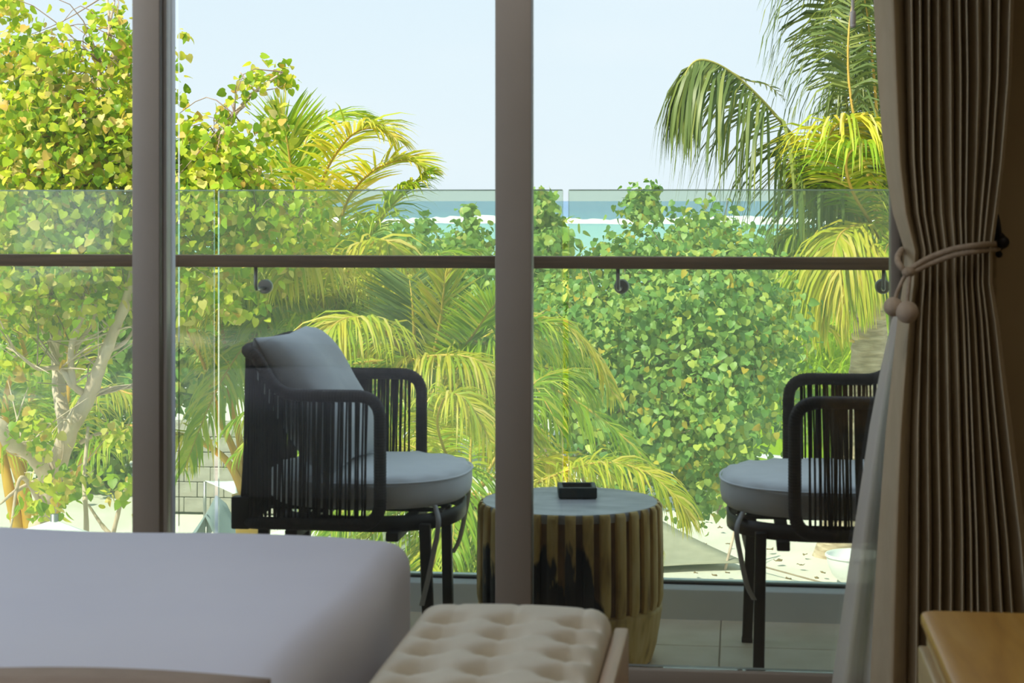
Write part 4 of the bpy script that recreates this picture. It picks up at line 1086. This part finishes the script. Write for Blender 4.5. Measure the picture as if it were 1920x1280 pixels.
F2(p3, [(805, 720, 11), (845, 680, 10.8), (885, 630, 10.7), (920, 580, 10.6), (950, 545, 10.6)], Lm=.40, n=70, droop=.1, width=.018, m=G, spread=.8, messy=.05)
F2(p3, [(810, 720, 11), (860, 690, 10.9), (930, 640, 10.8), (1000, 610, 10.7), (1060, 640, 10.7)], Lm=.5, n=66, droop=.8, width=.021, m=G)
F2(p3, [(690, 698, 10.9), (750, 680, 10.5), (830, 666, 10.3), (900, 678, 10.2), (960, 740, 10.1)], Lm=.46, n=80, droop=1.2, width=.018, m=Yl, t0=.05, rr=.014)
F2(p3, [(800, 720, 11), (850, 770, 10.6), (870, 757, 10.4), (905, 790, 10.3), (930, 850, 10.2)], Lm=.4, n=50, droop=1.0, width=.018, m=Yl)
F2(p3, [(800, 720, 11), (740, 640, 10.6), (690, 600, 10.4), (640, 600, 10.2), (600, 640, 10.1)], Lm=.5, n=66, droop=1.1, width=.020, m=Yl)
F2(p3, [(800, 720, 11), (900, 640, 11.2), (960, 600, 11.2), (1040, 600, 11.2), (1110, 660, 11.2), (1150, 740, 11.1)], Lm=.42, n=66, droop=1.0, width=.020, m=Yl)
for az, el_, ln_, sg in ((180, 20, 1.3, .6), (215, 25, 1.4, .7), (255, 30, 1.4, .8), (300, 20, 1.4, .7), (340, 15, 1.5, .6), (30, 30, 1.4, .5), (130, 40, 1.4, .5), (320, 45, 1.5, .9), (270, 5, 1.3, .5), (235, 0, 1.3, .4), (310, 0, 1.3, .4)):
    frond(p3, arc(W(800, 700, d3_), az, el_, ln_, sg), Lm=.45, n=56, droop=1.0, width=.021, m=random.choice((G, Yl, G)))
# lower palm whose fronds fill the space under the seat and arch behind the table
d4_ = 9.6
c4 = W(880, 930, d4_)
p4 = palm('coconut_palm', 'low palm with fronds arching behind the drum table', gpt(880, d4_), c4, .10, .08)
F2(p4, [(960, 930, 9.6), (1030, 895, 9.5), (1120, 867, 9.4), (1200, 880, 9.3), (1262, 925, 9.2), (1290, 968, 9.15)], Lm=.34, n=84, droop=.9, width=.014, m=Yl, t0=.03, rr=.010, spread=.45)
F2(p4, [(880, 930, 9.6), (840, 860, 9.4), (820, 790, 9.2), (840, 740, 9.1), (880, 756, 9.0), (920, 830, 8.9)], Lm=.36, n=66, droop=1.0, width=.015, m=Yl, rr=.010)
F2(p4, [(880, 940, 9.6), (850, 990, 9.3), (840, 1040, 9.1), (845, 1100, 9)], Lm=.4, n=56, droop=.5, width=.018, m=G, spread=.8, rr=.010)
F2(p4, [(880, 930, 9.6), (790, 880, 9.4), (720, 880, 9.2), (660, 930, 9.1), (620, 1000, 9)], Lm=.4, n=66, droop=.9, width=.017, m=G, rr=.010)
F2(p4, [(890, 930, 9.6), (960, 800, 9.8), (1000, 720, 9.9), (1060, 700, 10), (1110, 740, 10)], Lm=.4, n=66, droop=1.0, width=.016, m=G, rr=.010)
for az, el_, ln_, sg in ((190, 10, 1.0, .4), (225, 15, 1.0, .6), (255, 0, 1.0, .6), (290, 10, 1.0, .7), (320, 0, 1.0, .4), (350, 10, 1.0, .4), (40, 30, 1.2, .5), (90, 45, 1.3, .5), (140, 40, 1.2, .5), (170, 30, 1.1, .5), (270, -20, 1.0, .3), (240, -25, 1.0, .3), (300, -30, 1.0, .3), (265, 50, 1.2, .9)):
    frond(p4, arc(c4, az, el_, ln_, sg), Lm=.38, n=52, droop=.9, width=.017, m=random.choice((G, G, Yl)), rr=.010)
# palm with orange stems left of the armchair
d5_ = 13.0
c5 = W(462, 925, d5_); p5 = palm('golden_palm', 'palm with bare orange stems just left of the left armchair', gpt(462, d5_), c5, .12, .10, 'stem_gold')
for pts in ([(462, 940, 13), (430, 870, 12.9), (380, 830, 12.8), (330, 815, 12.7), (270, 830, 12.6)], [(462, 940, 13), (440, 850, 13), (410, 780, 13), (385, 690, 13), (350, 620, 12.9), (320, 610, 12.8)],
            [(465, 940, 13), (450, 830, 13.1), (432, 740, 13.1), (420, 640, 13.2), (400, 560, 13.2), (360, 530, 13.1)], [(468, 940, 13), (470, 840, 13.1), (475, 720, 13.2), (470, 600, 13.3), (450, 520, 13.3)], [(470, 940, 13), (500, 800, 13), (530, 680, 12.9), (570, 600, 12.8), (620, 590, 12.7)]):
    F2(p5, pts, Lm=.5, n=60, droop=1.15, width=.022, m=random.choice((G, Yl)), rm='stem_gold', t0=.45, rr=.035)
# golden palm at the far left, standing behind the grey trunk
d6_ = 16.5
c6 = W(50, 1010, d6_); p6 = palm('golden_palm', 'clump of thick orange palm stems behind the grey tree trunk', gpt(50, d6_), c6, .16, .13, 'stem_gold')
for pts in ([(40, 1010, 16.5), (20, 930, 16.4), (5, 850, 16.4), (-10, 760, 16.3), (-60, 700, 16.2)], [(60, 1010, 16.5), (45, 920, 16.4), (20, 840, 16.3), (10, 760, 16.2), (30, 690, 16.1), (80, 690, 16)],
            [(70, 1010, 16.5), (80, 930, 16.5), (100, 860, 16.5), (140, 790, 16.4), (190, 730, 16.3), (250, 740, 16.2)], [(60, 1010, 16.5), (90, 900, 16.7), (120, 800, 16.8), (130, 680, 16.9), (110, 580, 17)], [(80, 1010, 16.5), (130, 900, 16.5), (180, 840, 16.4), (240, 800, 16.3), (300, 830, 16.2)], [(45, 1010, 16.5), (40, 880, 16.8), (60, 760, 16.9), (40, 640, 17), (0, 580, 17)]):
    F2(p6, pts, Lm=.65, n=60, droop=1.1, width=.028, m=random.choice((G, Yl)), rm='stem_gold', t0=.42, rr=.07)

# ---------- yellow-leaved tree at the left
dT = 12.0
tb_ = W(72, 1030, dT); tb_.z = GROUND
tr_ = empty('sea_hibiscus_tree', tb_); tag(tr_, 'yellow-green broadleaf tree with pale grey branching trunk at the far left', 'tree')
b0 = [(60, 1290, dT), (68, 1150, dT), (76, 1020, dT), (84, 950, dT), (104, 880, dT), (134, 800, dT-.1), (166, 745, dT-.1), (186, 690, dT-.2), (214, 620, dT-.2), (238, 560, dT-.2), (256, 470, dT-.2), (262, 360, dT-.1), (250, 240, dT)]
limb(tr_, b0, [34, 28, 25, 22, 19, 16, 14, 12, 10, 9, 8, 6, 4], name='trunk', n=14)
L1 = [(126, 815, dT), (112, 740, dT+.1), (106, 650, dT+.2), (101, 560, dT+.2), (104, 470, dT+.2), (90, 350, dT+.2), (70, 230, dT+.2)]
limb(tr_, L1, [15, 13, 11, 9, 8, 6, 3])
L2 = [(92, 905, dT), (70, 865, dT-.2), (45, 842, dT-.3), (20, 832, dT-.4), (0, 800, dT-.5), (-50, 780, dT-.5)]
limb(tr_, L2, [15, 14, 13, 13, 14, 12])
L3 = [(168, 745, dT), (136, 722, dT-.2), (112, 690, dT-.2), (70, 690, dT-.3), (30, 660, dT-.4)]
limb(tr_, L3, [8, 6, 5, 4, 2])
L4 = [(136, 722, dT-.2), (134, 650, dT-.2), (160, 570, dT-.2), (166, 480, dT-.1), (150, 350, dT), (165, 210, dT), (192, 120, dT), (205, 55, dT), (200, -10, dT)]
limb(tr_, L4, [7, 6, 6, 5, 5, 5, 4, 3, 2])
L5 = [(186, 735, dT), (215, 728, dT), (248, 724, dT), (300, 715, dT)]
limb(tr_, L5, [6, 5, 4, 3])
L6 = [(150, 830, dT), (190, 812, dT), (245, 820, dT)]
limb(tr_, L6, [4, 3, 2])
L7 = [(160, 1290, dT-.3), (162, 1000, dT-.3), (158, 900, dT-.2), (165, 800, dT-.1)]
limb(tr_, L7, [5, 5, 4, 3], name='stem')
for L_ in ([(72, 900, dT), (30, 920, dT-.2), (0, 945, dT-.3)], [(84, 960, dT), (40, 895, dT-.2), (20, 990, dT-.3)], [(215, 1010, dT), (192, 985, dT), (165, 945, dT)], [(205, 1030, dT), (222, 960, dT), (240, 900, dT)],
           [(108, 640, dT), (85, 590, dT), (50, 540, dT)], [(120, 700, dT), (150, 640, dT), (175, 600, dT), (180, 540, dT)], [(200, 660, dT), (235, 640, dT), (262, 600, dT)], [(238, 560, dT), (215, 530, dT), (205, 500, dT)],
           [(105, 560, dT), (130, 520, dT), (140, 470, dT)], [(112, 690, dT), (80, 620, dT), (40, 600, dT)]):
    limb(tr_, L_, [5, 4, 2])
L8 = [(258, 470, dT), (330, 430, dT-.1), (390, 340, dT-.2), (412, 262, dT-.2), (440, 215, dT-.2), (478, 172, dT-.2), (530, 135, dT-.2)]
limb(tr_, L8, [7, 6, 5, 4, 4, 3, 1.5])
L9 = [(160, 250, dT), (190, 180, dT), (215, 110, dT), (248, 85, dT)]; limb(tr_, L9, [4, 4, 3, 2])
L10 = [(215, 110, dT), (205, 60, dT), (215, 0, dT)]; limb(tr_, L10, [3, 3, 2])
L11 = [(478, 172, dT-.2), (462, 150, dT-.2), (450, 135, dT-.2)]; limb(tr_, L11, [2, 1.5, 1])
L12 = [(330, 430, dT), (400, 400, dT), (480, 400, dT-.2), (560, 400, dT-.3)]; limb(tr_, L12, [5, 4, 3, 2])
cl = [(30, 250, dT, 90, 110, .8, 700, .11), (140, 210, dT, 95, 75, .7, 560, .11), (200, 310, dT, 100, 110, .8, 760, .12), (60, 390, dT, 110, 80, .8, 760, .12), (170, 430, dT, 110, 60, .7, 520, .12),
      (25, 110, dT, 45, 40, .4, 100, .08), (215, 90, dT, 32, 80, .4, 120, .07), (15, 12, dT, 45, 18, .3, 70, .06), (100, 120, dT, 90, 40, .5, 150, .09), (260, 200, dT, 50, 90, .5, 260, .1),
      (360, 300, dT, 70, 55, .6, 380, .10), (400, 380, dT, 100, 70, .7, 640, .11), (440, 300, dT, 40, 50, .5, 170, .09), (500, 430, dT-.1, 85, 55, .6, 330, .11), (560, 400, dT-.2, 40, 40, .4, 80, .09), (290, 440, dT, 90, 80, .7, 480, .12),
      (490, 240, dT-.2, 34, 24, .2, 60, .05), (480, 165, dT-.2, 40, 26, .2, 46, .05), (525, 150, dT-.2, 22, 24, .2, 40, .04), (425, 205, dT-.2, 14, 14, .1, 12, .04), (345, 65, dT, 10, 7, .1, 7, .02),
      (50, 530, dT, 90, 60, .7, 420, .11), (180, 530, dT, 90, 40, .6, 260, .10), (110, 500, dT, 60, 40, .6, 240, .1), (95, 600, dT, 30, 25, .3, 40, .06),
      (78, 818, dT-.5, 36, 32, .3, 75, .06), (115, 922, dT-.5, 45, 30, .3, 80, .06), (60, 930, dT-.4, 20, 22, .2, 22, .05), (225, 840, dT-.2, 26, 30, .3, 36, .06), (225, 920, dT-.2, 22, 30, .3, 40, .06), (30, 680, dT-.2, 30, 30, .3, 30, .07),
      (365, 540, dT-.2, 60, 40, .4, 110, .09), (455, 570, dT-.3, 30, 22, .2, 40, .05), (170, 650, dT+.3, 60, 60, .5, 40, .1)]
Pt = leaves(tr_, [c_[:6]+(int(c_[6]*(2.1 if c_[6] > 90 else 1.4)), c_[7]) for c_ in cl], 'leaf_yellow', .058, 300, .9)
st = [(p[0], p[1], p[2]) for L_ in (b0[5:], L1, L2, L3, L4, L5, L8, L9, L12) for p in L_]
twigs(tr_, Pt, 340, st, r=.0045)
# fallen / bare twigs around the trunk
mb = MB()
for k in range(70):
    s = random.choice(st[:28]); p = W(*s); q = p+Vector((random.uniform(-.5, .5), random.uniform(-.3, .3), random.uniform(-.1, .45)))
    mb.tube([x-tb_ for x in catmull([p, p.lerp(q, .5)+Vector((random.uniform(-.07, .07), 0, random.uniform(-.05, .08))), q], 6)], [.0075-.0009*i for i in range(7)], 5, cap=False)
o = mb.build('bare_twig', 'bark', tr_); o['kind'] = 'stuff'

# ================================================================== things on the sand
# grey block wall at the left
wb = Wz(395, 1000, GROUND); d_w = 24
gw = empty('garden_wall', gpt(400, d_w)); tag(gw, 'low grey block wall showing between the left door post and the armchair', 'wall')
bl_me = None
for r_ in range(6):
    for k in range(5):
        x = -.55+k*.36+(.18 if r_ % 2 else 0); z = r_*.2+.1
        if bl_me is None:
            o = MB().rbox((0, 0, 0), (.352, .2, .192), .008, 1).build('block', 'blockwall', gw, smooth=False); bl_me = o.data
        else:
            o = bpy.data.objects.new('block', bl_me); COL.objects.link(o); o.parent = gw
        o.location = (x, random.uniform(-.008, .008), z)
# blue-grey pitched cover
tp = empty('tarpaulin', gpt(405, 19.5)); tag(tp, 'blue-grey tarpaulin draped into a low tent beside the grey wall', 'tarpaulin')
vs = []; fs = []; nn_ = 10
for i in range(nn_+1):
    for j in range(nn_+1):
        u, v_ = i/nn_*2-1, j/nn_*2-1
        z = max(.05, .95-.62*abs(u)**.85-.16*abs(v_)+.05*math.sin(5*v_)*abs(u)); vs.append((u*.42, v_*.4, z))
for i in range(nn_):
    for j in range(nn_): a = i*(nn_+1)+j; fs.append((a, a+nn_+1, a+nn_+2, a+1))
o = MB().add(vs, fs).build('cover', 'tarp', tp); o.modifiers.new('thick', 'SOLIDIFY').thickness = .01
for x in (-.35, .35):
    for y in (-.33, .33): MB().tube([(x, y, 0), (x, y, .42)], .015, 8).build('pole', 'steel', tp)
MB().tube([(0, -.35, 0), (0, -.35, .8)], .015, 8).build('pole', 'steel', tp); MB().tube([(0, .35, 0), (0, .35, .8)], .015, 8).build('pole', 'steel', tp)
# wooden crate with a stake
ck = Wz(348, 1010, GROUND); cr_ = empty('wooden_crate', gpt(350, 18.6), .3); tag(cr_, 'weathered slatted wooden crate on the sand by the tarpaulin', 'crate')
for sx_, sy_, rz_ in ((0, -.15, 0), (0, .15, 0), (-.15, 0, PI/2), (.15, 0, PI/2)):
    for k in range(4):
        q = MB().rbox((0, 0, 0), (.30, .014, .062), .003, 1, rot=rz_).build('slat', 'crate', cr_, smooth=False); q.location = (sx_, sy_, .05+k*.085)
for x in (-.14, .14):
    for y in (-.14, .14): MB().span((x-.012, y-.012, 0), (x+.012, y+.012, .36), .002, 1).build('corner_post', 'crate', cr_, smooth=False)
MB().span((-.14, -.14, .02), (.14, .14, .035), .002, 1).build('bottom_board', 'crate', cr_, smooth=False)
sk = MB().tube([(0, 0, -.05), (.01, 0, .55)], [.018, .016], 8).build('wooden_stake', 'crate'); sk.location = gpt(346, 18.1); tag(sk, 'short wooden stake standing in the sand before the crate', 'stake')

def sail(name, label, corners, m, sag=.06):
    """three-cornered cloth with hollow edges"""
    A, B_, C_ = [Vector(c) for c in corners]; g = (A+B_+C_)/3; vs = []; idx = {}; fs = []; n = 10
    for i in range(n+1):
        for j in range(n+1-i):
            a, b_ = i/n, j/n; c = 1-a-b_
            p = A*a+B_*b_+C_*c; inn = 27*a*b_*c
            edge = max(4*a*b_*(1-c)**0 if c < .001 else 0, 4*b_*c if a < .001 else 0, 4*a*c if b_ < .001 else 0)
            p = p.lerp(g, .10*(4*a*b_*(1-c)+4*b_*c*(1-a)+4*a*c*(1-b_))*(1-inn)); p.z -= sag*inn
            idx[(i, j)] = len(vs); vs.append(p-g)
    for i in range(n):
        for j in range(n-i):
            fs.append((idx[(i, j)], idx[(i+1, j)], idx[(i, j+1)]))
            if j < n-i-1: fs.append((idx[(i+1, j)], idx[(i+1, j+1)], idx[(i, j+1)]))
    o = MB().add(vs, fs).build('canvas', m); o.modifiers.new('thick', 'SOLIDIFY').thickness = .008
    r = empty(name, g); o.parent = r; tag(r, label, 'shade sail'); return r
def posts(r, pts):
    for p in pts:
        q = Vector(p)-Vector(r.location); MB().tube([(q.x, q.y, GROUND-.05-r.location.z), q], .02, 8).build('pole', 'steel', r)
s1 = sail('shade_sail', 'grey canvas shade sail stretched low over the sand right of the drum table', (W(1402, 1054, 20.2), W(1215, 960, 22.4), W(1120, 1072, 19.6)), 'sail')
g_ = Vector(s1.location)
posts(s1, (W(1215, 960, 22.4), W(1120, 1072, 19.6)))
pt, pb = W(1394, 930, 20.6), W(1358, 1064, 20.2); pb.z = GROUND-.03
MB().tube([pb-g_, pt-g_], .016, 8).build('pole', 'bark', s1)
MB().tube([W(1402, 1054, 20.2)-g_, pt-g_], .006, 5).build('guy_rope', 'twig', s1)
q0, q1 = W(1402, 1054, 20.2), Wz(1600, 1108, GROUND+.03)
MB().tube([q0-g_, q1-g_], .010, 5).build('guy_rope', 'twig', s1)
s2 = sail('shade_sail', 'white canvas shade sail with a sharp tip above the right seat cushion', (W(1358, 843, 25.5), W(1475, 868, 23.6), W(1560, 862, 25.8)), 'white', .02)
posts(s2, (W(1358, 843, 25.5), W(1475, 868, 23.6), W(1560, 862, 25.8)))
s3 = sail('shade_sail', 'small white canvas shade sail in front of the grey block wall', (W(384, 902, 21.8), W(445, 902, 22.0), W(446, 930, 20.8)), 'white', .02)
posts(s3, (W(384, 902, 21.8), W(445, 902, 22.0), W(446, 930, 20.8)))

# square white parasols seen from above
def parasol(label, apex, rot, half, drop):
    r = empty('beach_parasol', Vector((apex.x, apex.y, GROUND)), rot); tag(r, label, 'parasol', 'white parasols below the balcony'); z = apex.z-GROUND
    c = [(half, half), (-half, half), (-half, -half), (half, -half)]; zc = z-drop; th_ = .012
    for k in range(4):
        a, b_ = c[k], c[(k+1) % 4]; vs = [(0, 0, z), (*a, zc), (*b_, zc), (0, 0, z-th_), (*a, zc-th_), (*b_, zc-th_)]
        MB().add(vs, [(0, 1, 2), (5, 4, 3), (1, 4, 5, 2), (0, 3, 4, 1), (2, 5, 3, 0)]).build('canopy_panel', 'white', r, smooth=False)
        vs = [(*a, zc), (*b_, zc), (b_[0]*1.004, b_[1]*1.004, zc-.12), (a[0]*1.004, a[1]*1.004, zc-.12)]
        o = MB().add(vs, [(0, 1, 2, 3)]).build('valance', 'white', r, smooth=False); o.modifiers.new('thick', 'SOLIDIFY').thickness = .006
        MB().tube([(0, 0, z-.03), (a[0], a[1], zc-.02)], .010, 6).build('rib', 'steel', r)
    MB().tube([(0, 0, 0), (0, 0, z+.03)], .022, 10).build('pole', 'steel', r)
    MB().lathe([(.22, 0), (.24, .02), (.24, .06), (.05, .09)], 20).build('base', 'blockwall', r, auto=40)
    return r
parasol('white square parasol at the foot of the grey tree trunk, above the bed edge', W(102, 974, 9.6), math.radians(40), .30, .14)
parasol('white square parasol seen under the left armchair', W(640, 958, 11.0), math.radians(40), .36, .17)

# white round tub behind the right palm's foot
tb2 = gpt(1602, 19.6); tub = empty('round_tub', tb2); tag(tub, 'white round tub standing on the sand by the curtain edge', 'tub')
MB().lathe([(.16, 0), (.24, .08), (.29, .20), (.30, .27), (.315, .275), (.315, .29), (.285, .29), (.27, .20), (.22, .09), (.10, .04)], 36).build('shell', 'white', tub, auto=50)
MB().tube([(.302*math.cos(2*PI*i/36), .302*math.sin(2*PI*i/36), .287) for i in range(36)], .014, 8, closed=True).build('rim', 'curb', tub)

# dry leaves on the sand
spots_ = [(1305, 1075), (1338, 1078), (1366, 1074), (1430, 1082), (1495, 1058), (1540, 1072), (1480, 1085), (1318, 1018), (1362, 1020), (1465, 1050), (1440, 1030), (1512, 1040), (1410, 1000), (1350, 990), (1530, 1082)]
for k, (px, py) in enumerate(spots_):
    p = Wz(px, py, GROUND+.06)
    mb = MB(); s = random.uniform(.05, .10)
    vs = [(LV[i][0]*s*.8, LV[i][1]*s, .02+LV[i][2]*s*3*((i % 3)-1)*.4) for i in range(12)]
    o = mb.add(vs, [tuple(x) for x in LF.tolist()]).build('fallen_leaf', 'dryleaf'); o.location = p+Vector((0, 0, -.012)); o.rotation_euler = (random.uniform(-.2, .2), random.uniform(-.2, .2), random.uniform(0, 6))
    o.modifiers.new('thick', 'SOLIDIFY').thickness = .004
    xs_ = sorted(s_[0] for s_ in spots_); nth = ('leftmost second third fourth fifth sixth seventh eighth ninth tenth eleventh twelfth thirteenth fourteenth rightmost').split()[xs_.index(px)]
    tag(o, 'small dry brown leaf on the white sand, '+nth+('' if nth[-4:] == 'most' else ' from the left')+' of fifteen', 'fallen leaf', 'dry leaves on the sand')
